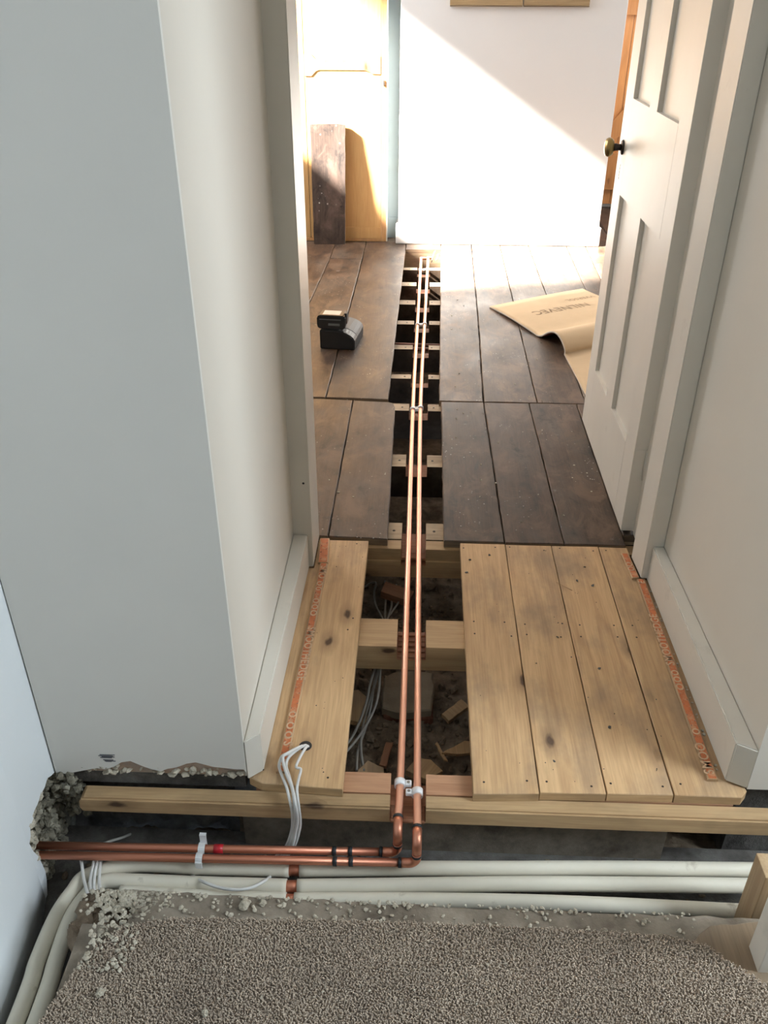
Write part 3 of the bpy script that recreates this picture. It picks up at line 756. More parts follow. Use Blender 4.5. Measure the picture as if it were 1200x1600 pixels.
offcut('wood_offcut', 'pale pentagonal wood chip just behind the left reddish joist end', (-0.083, 1.385, -0.222), 0.1, [(-0.035, -0.02), (0.03, -0.024), (0.03, 0.015), (-0.006, 0.035), (-0.03, 0.012)], 0.012, 'pine', (0.25, 0.0))
offcut('wood_offcut', 'flat wood board end at the left edge of the near opening', (-0.128, 1.590, -0.212), 0.05, [(-0.02, -0.05), (0.024, -0.055), (0.024, 0.03), (0.0, 0.055), (-0.02, 0.05)], 0.014, 'pine', (0.05, 0.1))
offcut('wood_offcut', 'split wood block leaning under the threshold joist', (-0.044, 2.035, -0.190), -0.28, [(-0.042, -0.02), (0.045, -0.022), (0.047, 0.018), (-0.042, 0.02)], 0.030, 'cut', (0.25, 0.15))
offcut('wood_offcut', 'thin wood splinter below the right side of the mortar-capped brick', (0.082, 1.470, -0.228), 1.9, [(-0.035, -0.004), (0.035, -0.002), (0.03, 0.005), (-0.03, 0.004)], 0.005, 'pine', (0, 0.1))
offcut('wood_offcut', 'narrow brown chip left of the left copper pipe', (-0.05, 1.452, -0.226), 1.4, [(-0.04, -0.008), (0.04, -0.008), (0.038, 0.009), (-0.038, 0.009)], 0.008, 'cut', (0, 0.05))

# ================================================================== COPPER PIPES
PR = 0.0079
def arc(c, a, b, r, n=7):
    """quarter turn: from c+a*r towards c+b*r"""
    a, b, c = Vector(a), Vector(b), Vector(c)
    return [c + a*(r*math.cos(t)) + b*(r*math.sin(t)) for t in [PI/2*k/n for k in range(n+1)]]
def copper_run(label, far, mids, yb, zlow, left, ym, endbend):
    t = thing('copper_pipe', label, 'pipe', (mids[0][0], mids[0][1], -0.03))
    base = Vector(t.location)
    def loc(P): return [Vector(p)-base for p in P]
    xn = mids[-1][0]
    rb = 0.017
    # long straight run
    run = [far]+mids+[(xn, yb+rb+0.012, -0.031)]
    tube('long_run', loc(smooth_path(run, 10)), PR, 'copper', t, 14)
    # upper elbow turning down, with a bulged socket
    e1 = arc((xn, yb+rb, -0.031-rb), (0, 0, 1), (0, -1, 0), rb)
    bm = bmesh.new(); add_tube(bm, loc([(xn, yb+rb+0.014, -0.031)]+e1+[(xn, yb, -0.031-rb-0.012)]), PR+0.0014, 14); from_bm('elbow', bm, 'copper_dull', t)
    tube('joint', loc([(xn, yb+rb+0.0185, -0.031), (xn, yb+rb+0.0125, -0.031)]), PR+0.0020, 'solder', t)
    # lower elbow turning left
    e2 = arc((xn-rb, yb, zlow+rb), (1, 0, 0), (0, 0, -1), rb)
    bm = bmesh.new(); add_tube(bm, loc([(xn, yb, zlow+rb+0.012)]+e2+[(xn-rb-0.014, yb, zlow)]), PR+0.0014, 14); from_bm('elbow', bm, 'copper_dull', t)
    tube('joint', loc([(xn, yb, zlow+rb+0.010), (xn, yb, zlow+rb+0.004)]), PR+0.0020, 'solder', t)
    tube('joint', loc([(xn-rb-0.012, yb, zlow), (xn-rb-0.018, yb, zlow)]), PR+0.0020, 'solder', t)
    # horizontal leg into the wall
    tube('horizontal_run', loc([(xn-rb, yb, zlow), ((xn+left[0])/2, (yb+left[1])/2, (zlow+left[2])/2), left]), PR, 'copper_dull', t, 14)
    for jx in ym:
        f = (jx-xn)/(left[0]-xn); yj = yb+(left[1]-yb)*f; zj = zlow+(left[2]-zlow)*f
        tube('joint', loc([(jx-0.004, yj, zj), (jx+0.004, yj, zj)]), PR+0.0013, 'solder', t)
    # fittings at the far end
    bm = bmesh.new(); add_tube(bm, loc([far, Vector(far)+Vector((0, 0.02, 0))]+[Vector(far)+Vector(v) for v in endbend]), PR+0.0014, 12); from_bm('end_elbow', bm, 'copper', t)
    return t
copper_run('left copper pipe down the floor opening, turning left behind its twin', (0.0115, 5.11, -0.030), [(-0.0005, 4.0, -0.03), (-0.0103, 3.0, -0.03), (-0.0106, 1.75, -0.03), (-0.0126, 1.2154, -0.03), (-0.0145, 1.13, -0.031)],
           1.0850, -0.0930, (-0.728, 1.070, -0.0930), (-0.137, -0.106), [(0.004, 0.035, -0.004), (0.016, 0.044, -0.006), (0.03, 0.046, -0.008)])
copper_run('right copper pipe down the floor opening, turning left in front of its twin', (0.0531, 5.1276, -0.030), [(0.034, 4.0, -0.03), (0.0189, 3.0, -0.03), (0.0200, 1.7513, -0.03), (0.0218, 1.2169, -0.03), (0.0228, 1.13, -0.031)],
           1.0625, -0.0930, (-0.728, 1.0485, -0.0930), (-0.134, -0.103), [(0.0, 0.035, -0.004), (0.01, 0.044, -0.006), (0.03, 0.048, -0.008)])
tag(tube('copper_stub', [(0.07, 5.045, -0.07), (0.40, 5.055, -0.07)], 0.0105, 'copper_dull'), 'short copper pipe crossing at the far end of the floor opening', 'pipe')
for dy, lab in ((3.775, 'farther of two thin brown pipes crossing under the far joists'), (3.722, 'nearer of two thin brown pipes crossing under the far joists')):
    tag(tube('old_pipe', [(-1.4, dy+0.06, -0.062), (0.0, dy, -0.062), (1.6, dy-0.03, -0.062)], 0.009, 'oldpipe'), lab, 'pipe')

# pipe clips
def clip(x, y, z, side, label, r=PR):
    t = thing('pipe_clip', label, 'clip', (x, y, z), 0, 'pipe clips')
    bm = bmesh.new()
    seg = 20; w = 0.0075
    ro, ri = r+0.0036, r+0.0006
    ring = []
    for k in range(seg+1):
        a = -0.9+(2*PI-1.35)*k/seg+0.0
        a = -PI/2+0.35+(2*PI-0.7)*k/seg
        ring.append([bm.verts.new((rr_*math.cos(a), yy, rr_*math.sin(a))) for rr_, yy in ((ri, -w), (ro, -w), (ro, w), (ri, w))])
    for k in range(seg):
        for i in range(4):
            f = bm.faces.new((ring[k][i], ring[k][(i+1) % 4], ring[k+1][(i+1) % 4], ring[k+1][i])); f.smooth = i in (1, 3)
    bm.faces.new(ring[0][::-1]); bm.faces.new(ring[-1])
    from_bm('band', bm, 'clip', t)
    bm = bmesh.new(); add_box(bm, min(side*ro*0.92, side*(ro+0.012)), max(side*ro*0.92, side*(ro+0.012)), -0.0062, 0.0062, -0.004, 0.006, 0.0022)
    from_bm('lug', bm, 'clip', t)
    bm = bmesh.new(); lathe(bm, [(0.0030, 0), (0.0030, 0.0008), (0.0012, 0.0003)], Matrix.Translation((side*(ro+0.0055), 0, 0.0060)), 10)
    from_bm('screw', bm, 'screw', t)
    bm = bmesh.new(); add_box(bm, -0.0065, 0.0065, -0.006, 0.006, -0.0262, -ri*0.9, 0.001)
    from_bm('base', bm, 'clip', t)
clip(-0.0131, 1.2000, -0.0306, 1, 'left of the two white pipe clips in the foreground joist notch')
clip(0.0223, 1.1780, -0.0306, -1, 'right of the two white pipe clips in the foreground joist notch')
clip(-0.0103, 3.000, -0.030, 1, 'small clip on the left copper pipe at the joint of dark boards')
clip(0.0189, 3.013, -0.030, -1, 'small clip on the right copper pipe at the joint of dark boards')
clip(0.0000, 3.955, -0.030, 1, 'small clip on the left copper pipe beside the black charger')
clip(0.0335, 3.965, -0.030, -1, 'small clip on the right copper pipe beside the black charger')
clip(0.0095, 4.885, -0.030, 1, 'small clip on the left copper pipe at the far end')
clip(0.0495, 4.895, -0.030, -1, 'small clip on the right copper pipe at the far end')
# double strap clip and red tape on the horizontal legs
t = thing('strap_clip', 'white double pipe clip on the horizontal copper pipes', 'clip', (-0.396, 1.0655, -0.093))
bm = bmesh.new()
prof = []
for k in range(13): a = PI*0.98-PI*0.96*k/12; prof.append((0.0108+0.0098*math.cos(PI-a)*-1, 0.0098*math.sin(a)))
prof = [(-0.0195+0.0, -0.002)]
for cy in (-0.0115, 0.0115):
    for k in range(11):
        a = PI-PI*k/10; prof.append((cy+0.0102*math.cos(a), 0.0102*math.sin(a)))
prof += [(0.0235, 0.004), (0.026, 0.020), (0.030, 0.024)]
P0 = prof; outer = [(p[0], p[1]) for p in P0]
w = 0.0065
for i in range(len(P0)-1):
    a, b = Vector(P0[i]), Vector(P0[i+1]); nrm = Vector((-(b-a).y, (b-a).x)).normalized()*0.0016
    q4 = [a, b, b+nrm, a+nrm]
    va = [bm.verts.new((-w, p.x, p.y)) for p in q4]; vb = [bm.verts.new((w, p.x, p.y)) for p in q4]
    bm.faces.new(va); bm.faces.new(vb[::-1])
    for k in range(4): bm.faces.new((va[k], vb[k], vb[(k+1) % 4], va[(k+1) % 4]))
from_bm('strap', bm, 'clip', t)
bm = bmesh.new(); add_box(bm, -0.0065, 0.0065, 0.022, 0.026, -0.011, 0.026, 0.001); from_bm('strap_leg', bm, 'clip', t)
bm = bmesh.new(); add_box(bm, -0.0065, 0.0065, -0.0245, -0.0215, -0.013, 0.004, 0.001); from_bm('strap_leg', bm, 'clip', t)
tag(tube('red_tape', [(-0.373, 1.0775, -0.093), (-0.3545, 1.0779, -0.093)], PR+0.0009, 'tape'), 'band of red tape around the rear horizontal copper pipe', 'tape')

# ================================================================== CREAM PAINTED PIPES in the trench
WR = 0.0146
ZW = -0.128
def cream(label, paths, gaps=()):
    t = thing('painted_pipe', label, 'pipe', paths[0][0])
    b = Vector(paths[0][0])
    for i, p in enumerate(paths):
        tube('pipe_run', [Vector(v)-b for v in (smooth_path(p, 10))], WR, 'pipewhite', t, 16)
    for a, c in gaps:
        tube('bare_copper', [Vector(a)-b, Vector(c)-b], WR-0.0028, 'copper_dull', t, 14)
    return t
cream('rearmost cream-painted pipe in the trench, bending along the left wall', [
      [(-0.625, 0.30, -0.085), (-0.6245, 0.7419, -0.0900), (-0.6330, 0.8438, -0.0980), (-0.6351, 0.9323, -0.1080), (-0.6283, 0.9906, -0.1200), (-0.6133, 1.0328, -0.1280), (-0.53, 1.060, ZW), (-0.40, 1.0605, ZW), (-0.225, 1.063, ZW)],
      [(-0.205, 1.0635, ZW), (0.0, 1.075, ZW), (0.2078, 1.0840, ZW), (0.4, 1.093, ZW), (0.72, 1.103, ZW)]], [((-0.23, 1.063, ZW), (-0.2, 1.0635, ZW))])
cream('middle cream-painted pipe in the trench, bending along the left wall', [
      [(-0.588, 0.30, -0.085), (-0.5922, 0.7433, -0.0900), (-0.6007, 0.8417, -0.0980), (-0.6072, 0.9272, -0.1080), (-0.5997, 0.9824, -0.1200), (-0.5815, 1.0201, -0.1280), (-0.52, 1.0235, ZW), (-0.40, 1.0235, ZW), (-0.225, 1.0255, ZW)],
      [(-0.205, 1.026, ZW), (0.0, 1.038, ZW), (0.2076, 1.0500, ZW), (0.4, 1.058, ZW), (0.72, 1.068, ZW)]], [((-0.235, 1.0253, ZW), (-0.195, 1.0264, ZW))])
cream('nearest cream-painted pipe in the trench, straight', [
      [(-0.54, 0.999, ZW), (-0.40, 0.996, ZW), (-0.222, 0.9965, ZW)],
      [(-0.207, 0.997, ZW), (0.0, 1.006, ZW), (0.2052, 1.0120, ZW), (0.4, 1.013, ZW), (0.64, 1.010, ZW)]], [((-0.225, 0.9965, ZW), (-0.20, 0.997, ZW))])

# ================================================================== CABLES
def cable(label, pts, r, m, group, n=8):
    o = tube('electric_cable', smooth_path(pts, n), r, m, None, 8)
    return tag(o, label, 'cable', group)
G = 'white cables drooping from the left board'
cable('leftmost white cable drooping from the hole in the left board', [(-0.212,1.262,-0.03), (-0.215,1.258,0.006), (-0.2422, 1.2205, 0.0220), (-0.2526, 1.2116, 0.0220), (-0.2563, 1.1971, 0.0120), (-0.2471, 1.1757, 0.0070), (-0.2344, 1.1483, 0.0060), (-0.2245, 1.1240, -0.0108), (-0.2225, 1.1240, -0.0442), (-0.2260, 1.1240, -0.0864), (-0.2392, 1.1180, -0.1303), (-0.262,1.114,-0.16)], 0.0031, 'cable', G)
cable('white cable second from left out of the hole in the left board', [(-0.210,1.262,-0.03), (-0.213,1.258,0.006), (-0.2413, 1.2167, 0.0280), (-0.2488, 1.2047, 0.0260), (-0.2392, 1.1778, 0.0160), (-0.2244, 1.1494, 0.0070), (-0.2168, 1.1235, -0.0098), (-0.2175, 1.1235, -0.0471), (-0.2220, 1.1235, -0.0855), (-0.2317, 1.1135, -0.1240), (-0.255,1.109,-0.16)], 0.0031, 'cable', G)
cable('white cable third from left out of the hole in the left board', [(-0.207,1.263,-0.03), (-0.210,1.260,0.006), (-0.2363, 1.2229, 0.0160), (-0.2426, 1.2010, 0.0120), (-0.2324, 1.1721, 0.0100), (-0.2208, 1.1410, 0.0060), (-0.2137, 1.1190, -0.0079), (-0.2120, 1.1190, -0.0488), (-0.2177, 1.1190, -0.0873), (-0.2258, 1.1090, -0.1197), (-0.250,1.104,-0.16)], 0.0031, 'cable', G)
cable('rightmost white cable drooping from the hole, with a kink', [(-0.204,1.263,-0.03), (-0.207,1.258,0.006), (-0.2219, 1.2003, 0.0120), (-0.2117, 1.1908, 0.0120), (-0.2130, 1.1697, 0.0100), (-0.2137, 1.1445, 0.0060), (-0.2083, 1.1220, -0.0186), (-0.2074, 1.1220, -0.0523), (-0.2102, 1.1220, -0.0830), (-0.2215, 1.1140, -0.1240), (-0.243,1.107,-0.16)], 0.0029, 'cable', G)
G = 'white cables over the pipe bend in the left corner'
for lab, P in (('leftmost white cable hanging over the pipe bend in the corner', ((-0.6350, 1.0602, -0.1120), (-0.6240, 1.0390, -0.1060), (-0.6142, 1.0173, -0.1065), (-0.5975, 0.9874, -0.0980), (-0.5714, 0.9437, -0.0750), (-0.5474, 0.9011, -0.0400))),
               ('white cable second from left over the pipe bend in the corner', ((-0.6074, 1.0614, -0.1120), (-0.6022, 1.0368, -0.1075), (-0.5969, 1.0073, -0.1050), (-0.5827, 0.9739, -0.0950), (-0.5639, 0.9389, -0.0750), (-0.5410, 0.8990, -0.0400))),
               ('white cable third from left over the pipe bend in the corner', ((-0.5987, 1.0618, -0.1120), (-0.5954, 1.0353, -0.1070), (-0.5891, 1.0063, -0.1050), (-0.5763, 0.9729, -0.0950), (-0.5573, 0.9358, -0.0700), (-0.5384, 0.9015, -0.0400))),
               ('rightmost white cable over the pipe bend in the corner', ((-0.5949, 1.0620, -0.1120), (-0.5871, 1.0329, -0.1070), (-0.5787, 1.0044, -0.1055), (-0.5644, 0.9734, -0.0950), (-0.5480, 0.9362, -0.0700), (-0.5317, 0.9018, -0.0400)))):
    cable(lab, P, 0.0030, 'cable', G)
cable('white cable sagging below the nearest cream pipe left of its joint', [(-0.4155, 1.0500, -0.1400), (-0.3810, 1.0133, -0.1060), (-0.3510, 1.0009, -0.1020), (-0.3190, 0.9942, -0.0980), (-0.2885, 1.0037, -0.1040), (-0.2657, 1.0246, -0.1110), (-0.2602, 1.0568, -0.1400)], 0.0030, 'cable', 'loose cables in the trench')
cable('grey cable poking from the dark cavity above the copper pipes', [(-0.6205, 1.1000, -0.1286), (-0.6027, 1.1200, -0.1398), (-0.5896, 1.1500, -0.1658), (-0.5857, 1.1900, -0.2045), (-0.5904, 1.2150, -0.2432)], 0.0028, 'cable_dusty', 'loose cables in the trench')
G = 'dusty cables under the opening'
for lab, P in (('leftmost dusty cable hanging from the joist in the near opening', ((-0.0770, 1.6545, -0.1000), (-0.0861, 1.6431, -0.1200), (-0.0977, 1.6144, -0.1500), (-0.1037, 1.5783, -0.1700), (-0.1165, 1.5270, -0.1850), (-0.1358, 1.4680, -0.1900), (-0.1604, 1.4326, -0.1900))),
               ('longest dusty cable sweeping left in the near opening', ((-0.0705, 1.6548, -0.1000), (-0.0726, 1.6295, -0.1200), (-0.0743, 1.5971, -0.1500), (-0.0819, 1.5570, -0.1700), (-0.1027, 1.5063, -0.1850), (-0.1286, 1.4541, -0.1900), (-0.1580, 1.4051, -0.1900))),
               ('dusty cable second from left in the near opening', ((-0.0735, 1.6499, -0.1000), (-0.0793, 1.6356, -0.1300), (-0.0880, 1.6140, -0.1600), (-0.1003, 1.5716, -0.1850), (-0.1109, 1.5101, -0.2000), (-0.1102, 1.4488, -0.2050), (-0.0989, 1.3892, -0.2100))),
               ('lowest dusty cable running straight down the near opening', ((-0.0774, 1.6628, -0.1200), (-0.0860, 1.6384, -0.1500), (-0.0932, 1.5882, -0.1900), (-0.1025, 1.5260, -0.2050), (-0.1169, 1.4572, -0.2100), (-0.1169, 1.3903, -0.2100)))):
    cable(lab, P, 0.0032, 'cable_dusty', G)
for lab, P in (('leftmost dusty cable looped in the far opening', ((-0.1399, 2.0930, -0.2000), (-0.1180, 2.1168, -0.2000), (-0.1060, 2.1108, -0.2000), (-0.1097, 2.0686, -0.2000), (-0.1021, 1.9936, -0.1900), (-0.0778, 1.9043, -0.1700), (-0.0642, 1.8298, -0.1500))),
               ('straight dusty cable in the far opening', ((-0.0799, 2.1389, -0.2100), (-0.0746, 2.0544, -0.2000), (-0.0735, 1.9798, -0.1900), (-0.0705, 1.9017, -0.1700), (-0.0659, 1.8297, -0.1500))),
               ('dusty cable bowed right in the far opening', ((-0.0737, 2.1325, -0.2100), (-0.0615, 2.0613, -0.2000), (-0.0555, 1.9957, -0.1900), (-0.0635, 1.9078, -0.1700), (-0.0659, 1.8297, -0.1500))),
               ('rightmost dusty cable looped in the far opening', ((-0.0459, 2.1206, -0.2100), (-0.0330, 2.0690, -0.2000), (-0.0355, 2.0119, -0.1900), (-0.0540, 1.9470, -0.1800), (-0.0651, 1.9020, -0.1700), (-0.0677, 1.8296, -0.1500)))):
    cable(lab, P, 0.0030, 'cable_dusty', G)
for lab, P in (('pale wire end sticking up at the far end of the copper pipes', ((0.075, 5.16, -0.06), (0.078, 5.12, -0.03), (0.086, 5.14, -0.005), (0.094, 5.17, 0.004))),
               ('pale wire beside the pipe elbows at the far end', ((0.10, 5.17, -0.05), (0.106, 5.13, -0.03), (0.112, 5.15, -0.01), (0.125, 5.17, -0.02)))):
    cable(lab, P, 0.0028, 'cable', 'wires at the far end')

# ================================================================== CARPET GRIPPER STRIPS
def gripper(label, a, b, w, flip, text=True, z=0.0004):
    """a near end centre, b far end centre"""
    a, b = Vector((*a, 0)), Vector((*b, 0)); d = b-a; Ln = d.length
    t = thing('gripper_strip', label, 'gripper strip', (a.x, a.y, z), math.atan2(d.y, d.x)-PI/2, 'carpet gripper strips')
    bm = bmesh.new(); h = 0.0068
    prof = [(-w/2, 0), (w/2, 0), (w/2, h-0.001 if flip > 0 else h*0.8), (w/2-0.003, h), (-w/2+0.003, h), (-w/2, h*0.8 if flip > 0 else h-0.001)]
    extrude_profile(bm, prof, 'Y', 0, Ln); from_bm('strip_body', bm, 'stripwood', t)
    # printed band
    bm = bmesh.new(); add_box(bm, -w/2+0.0032, w/2-0.0032, 0.002, Ln-0.002, h, h+0.0002); from_bm('printed_band', bm, 'orange', t)
    # pins
    bm = bmesh.new(); k = int(Ln/0.032)
    for i in range(k):
        for s in (-0.25, 0.25):
            add_tube(bm, [(s*w+0.001*rr.uniform(-1, 1), 0.016+i*0.032+(0.016 if s > 0 else 0)*0.9, h), (s*w+0.0015*(-flip), 0.016+i*0.032+(0.0144 if s > 0 else 0), h+0.0042)], [0.0008, 0.0002], 5)
    q = from_bm('pins', bm, 'screw', t); q['kind'] = 'stuff'
    # lettering
    cap = w*0.62
    def word(body, y0, s):
        if flip > 0: mt = Matrix.Translation((w*0.30, y0, h+0.0004)) @ Matrix.Rotation(PI/2, 4, 'Z')
        else: mt = Matrix.Translation((-w*0.30, y0, h+0.0004)) @ Matrix.Rotation(-PI/2, 4, 'Z')
        text_mesh('lettering', body, s, 'letter', t, mt, 0.0002, 1.05)
    def ring(y0, rx, ry):
        bm = bmesh.new(); n = 18
        vo = [bm.verts.new((rx*math.cos(2*PI*i/n), y0+ry*math.sin(2*PI*i/n), h+0.0005)) for i in range(n)]
        vi = [bm.verts.new((0.62*rx*math.cos(2*PI*i/n), y0+0.55*ry*math.sin(2*PI*i/n), h+0.0005)) for i in range(n)]
        for i in range(n): bm.faces.new((vo[i], vo[(i+1) % n], vi[(i+1) % n], vi[i]))
        from_bm('printed_ring', bm, 'letter', t)
    return word, ring, Ln, w
wd, rg, Ln, w = gripper('long orange-printed gripper strip along the left skirting board', (-0.2515, 1.1880), (-0.2390, 1.9170), 0.0205, -1)
wd('SMOOTHEDGE', 0.455, 0.0275); rg(0.158, 0.0085, 0.009); rg(0.125, 0.0085, 0.011); rg(0.098, 0.0085, 0.011); wd('S', 0.080, 0.0275); wd('OS', 0.050, 0.0275); wd('SMO', 0.715, 0.0275); rg(0.635, 0.008, 0.010); rg(0.612, 0.008, 0.008); rg(0.56, 0.0085, 0.010); rg(0.535, 0.0085, 0.010); rg(0.51, 0.0085, 0.012)
wd, rg, Ln, w = gripper('long orange-printed gripper strip along the right skirting board', (0.6080, 1.2060), (0.6085, 1.8820), 0.0215, 1)
wd('SMOOTHEDGE', 0.335, 0.0275); rg(0.310, 0.0085, 0.009); rg(0.288, 0.0085, 0.010); rg(0.264, 0.0085, 0.011); rg(0.128, 0.0085, 0.009); wd('SMOO', 0.012, 0.0285); wd('E', 0.655, 0.024)
wd, rg, Ln, w = gripper('short gripper strip offcut by the left door lining', (-0.2420, 1.9200), (-0.2490, 2.0400), 0.0280, -1)
wd, rg, Ln, w = gripper('short gripper strip offcut by the right door lining', (0.5960, 1.8880), (0.5890, 2.0030), 0.0205, 1)
wd('OO', 0.03, 0.0240)

# ================================================================== DOOR
door = thing('door_1', 'white four-panel door standing open at the right', 'door', (0.600, 2.118, 0.0), -0.006)
door['kind'] = 'structure'; del door['category']
DW, DT, DB, DH = 0.748, 0.038, 0.008, 1.98      # leaf runs along +Y from the hinge, face at x = 0
ys = [0.0, 0.108, 0.336, 0.424, 0.640, DW]      # hinge stile | panel | muntin | panel | latch stile
zs = [DB, 0.240, 0.808, 1.073, 1.86, DH]
bm = bmesh.new()
add_box(bm, 0, DT, ys[0], ys[1], zs[0], zs[5], 0.0015)
add_box(bm, 0, DT, ys[4], ys[5], zs[0], zs[5], 0.0015)
for a, b in ((0, 1), (2, 3), (4, 5)):
    add_box(bm, 0, DT, ys[1], ys[4], zs[a], zs[b])
for a, b in ((1, 2), (3, 4)):
    add_box(bm, 0, DT, ys[2], ys[3], zs[a], zs[b])
from_bm('leaf_frame', bm, 'gloss', door)
for a, b in ((1, 2), (3, 4)):
    for c, d in ((1, 2), (3, 4)):
        bm = bmesh.new(); add_box(bm, 0.0125, DT-0.0125, ys[c], ys[d], zs[a], zs[b])
        from_bm('panel', bm, 'gloss', door)
kn = bpy.data.objects.new('door_knob', None); COL.objects.link(kn); kn.parent = door; kn.location = (0, 0.690, 0.935)
kn['label'] = 'tarnished brass knob'
RX = Matrix.Rotation(-PI/2, 4, 'Y')
bm = bmesh.new(); lathe(bm, [(0.021, 0), (0.021, 0.003), (0.017, 0.006), (0.010, 0.007)], RX, 24); from_bm('rose', bm, 'dark_metal', kn)
bm = bmesh.new(); lathe(bm, [(0.010, 0.005), (0.009, 0.012), (0.011, 0.024), (0.010, 0.028)], RX, 20); from_bm('neck', bm, 'dark_metal', kn)
bm = bmesh.new(); lathe(bm, [(0.010, 0.027), (0.021, 0.030), (0.0265, 0.037), (0.0275, 0.043), (0.024, 0.050), (0.015, 0.054), (0.004, 0.0555)], RX, 28); from_bm('grip', bm, 'brass', kn)
bm = bmesh.new()
for i in range(5): add_box(bm, -0.0004, 0.0002, 0.690+0.003*(i % 2), 0.6925+0.003*(i % 2), 0.880-0.009*i, 0.8865-0.009*i)
from_bm('pencil_mark', bm, 'pencil', door)
for z in (0.225, 1.62):
    bm = bmesh.new(); add_box(bm, 0.004, 0.030, -0.0018, -0.0002, z-0.045, z+0.045); 
    add_tube(bm, [(0.037, -0.006, z-0.045), (0.037, -0.006, z+0.045)], 0.006, 10)
    from_bm('hinge', bm, 'gloss', door)

# ================================================================== CUPBOARD in the far left alcove
cb = thing('alcove_cupboard', 'tall orange-tan cupboard front in the far left alcove', 'cupboard', (-0.44, 5.372, 0.0))
def cpart(name, x0, x1, y0, y1, z0, z1, m, bev=0.001):
    bm = bmesh.new(); add_box(bm, x0+0.44, x1+0.44, y0-5.372, y1-5.372, z0, z1, bev); return from_bm(name, bm, m, cb)
cpart('door_panel', -0.6660, -0.2370, 5.378, 5.396, 0.022, 2.2, 'ply')
cpart('stile', -0.2360, -0.2060, 5.376, 5.400, 0.004, 2.2, 'ply2')
cpart('edge_strip', -0.2055, -0.1985, 5.375, 5.40, 0.004, 2.2, 'gloss')
cpart('door_panel', -1.10, -0.6690, 5.378, 5.396, 0.022, 2.2, 'ply')
cpart('side_panel', -1.54, -1.105, 5.378, 5.396, 0.004, 2.2, 'ply2')
cpart('plinth', -1.10, -0.2370, 5.3755, 5.396, 0.003, 0.021, 'ply2')
cpart('plinth', -0.6400, -0.2370, 5.3745, 5.3775, 0.0215, 0.088, 'ply')
# strap across the door with flared ends
bm = bmesh.new(); zc = 0.966; pr = []
up = [(-0.668, 0.055), (-0.628, 0.055), (-0.603, 0.030), (-0.585, 0.024), (-0.330, 0.024), (-0.307, 0.031), (-0.288, 0.042), (-0.240, 0.044)]
pr = [(x+0.44, zc-h) for x, h in up] + [(x+0.44, zc+h) for x, h in up[::-1]]
extrude_profile(bm, pr, 'Y', 0.0030, 0.0062); from_bm('strap', bm, 'ply2', cb)
bm = bmesh.new(); add_box(bm, 0.2135, 0.2225, -0.001, 0.004, 0.865, 0.892, 0.0015); from_bm('latch', bm, 'screw', cb)
# dark old board leaning against the cupboard
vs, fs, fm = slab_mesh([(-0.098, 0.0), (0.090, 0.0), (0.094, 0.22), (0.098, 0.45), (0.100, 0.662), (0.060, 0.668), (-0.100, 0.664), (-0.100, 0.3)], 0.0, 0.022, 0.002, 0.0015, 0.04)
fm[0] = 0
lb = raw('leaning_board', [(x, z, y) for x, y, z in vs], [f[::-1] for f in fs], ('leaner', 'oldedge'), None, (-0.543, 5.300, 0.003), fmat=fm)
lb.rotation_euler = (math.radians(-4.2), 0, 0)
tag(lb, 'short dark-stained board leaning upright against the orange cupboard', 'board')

# pine door in the far right alcove
pd = holder('door_2'); pd.location = (1.10, 6.40, 0.03)
for k in range(7):
    bm = bmesh.new(); add_box(bm, k*0.118+0.001, k*0.118+0.117, 0.0, 0.02, 0.0, 2.0, 0.003); from_bm('plank', bm, 'pinedoor', pd)
for z0, z1 in ((0.10, 0.34), (1.16, 1.36)):
    bm = bmesh.new(); add_box(bm, 0.01, 0.82, -0.026, -0.0005, z0, z1, 0.002); from_bm('ledge', bm, 'pinedoor', pd)
for z0, z1 in ((0.345, 1.155), (1.365, 1.95)):
    bm = bmesh.new(); extrude_profile(bm, [(0.02, z0), (0.15, z0), (0.82, z1), (0.69, z1)], 'Y', -0.024, -0.0005); from_bm('brace', bm, 'pinedoor', pd)

# two small wooden panels high on the chimney breast
for x0, x1, lab in ((0.131, 0.516, 'left of two pale wooden frames hung high on the white wall'), (0.522, 0.868, 'right of two pale wooden frames hung high on the white wall')):
    t = thing('wooden_frame', lab, 'frame', ((x0+x1)/2, 5.343, 1.2576), 0, 'wooden frames on the white wall')
    hw = (x1-x0)/2; H2 = 0.50
    for nm, b in (('bottom_rail', (-hw, hw, 0, 0.035)), ('top_rail', (-hw, hw, H2-0.035, H2)), ('side_rail', (-hw, -hw+0.035, 0.0352, H2-0.0352)), ('side_rail', (hw-0.035, hw, 0.0352, H2-0.0352))):
        bm = bmesh.new(); add_box(bm, b[0], b[1], -0.022, 0.0, b[2], b[3], 0.002); from_bm(nm, bm, 'framewood', t)
    bm = bmesh.new(); add_box(bm, -hw+0.0352, hw-0.0352, -0.012, -0.001, 0.0352, H2-0.0352); from_bm('back_panel', bm, 'ply', t)
    bm = bmesh.new(); add_box(bm, -hw, hw, -0.0235, -0.001, -0.006, -0.0005, 0.001); from_bm('dark_underside', bm, 'oldedge', t)

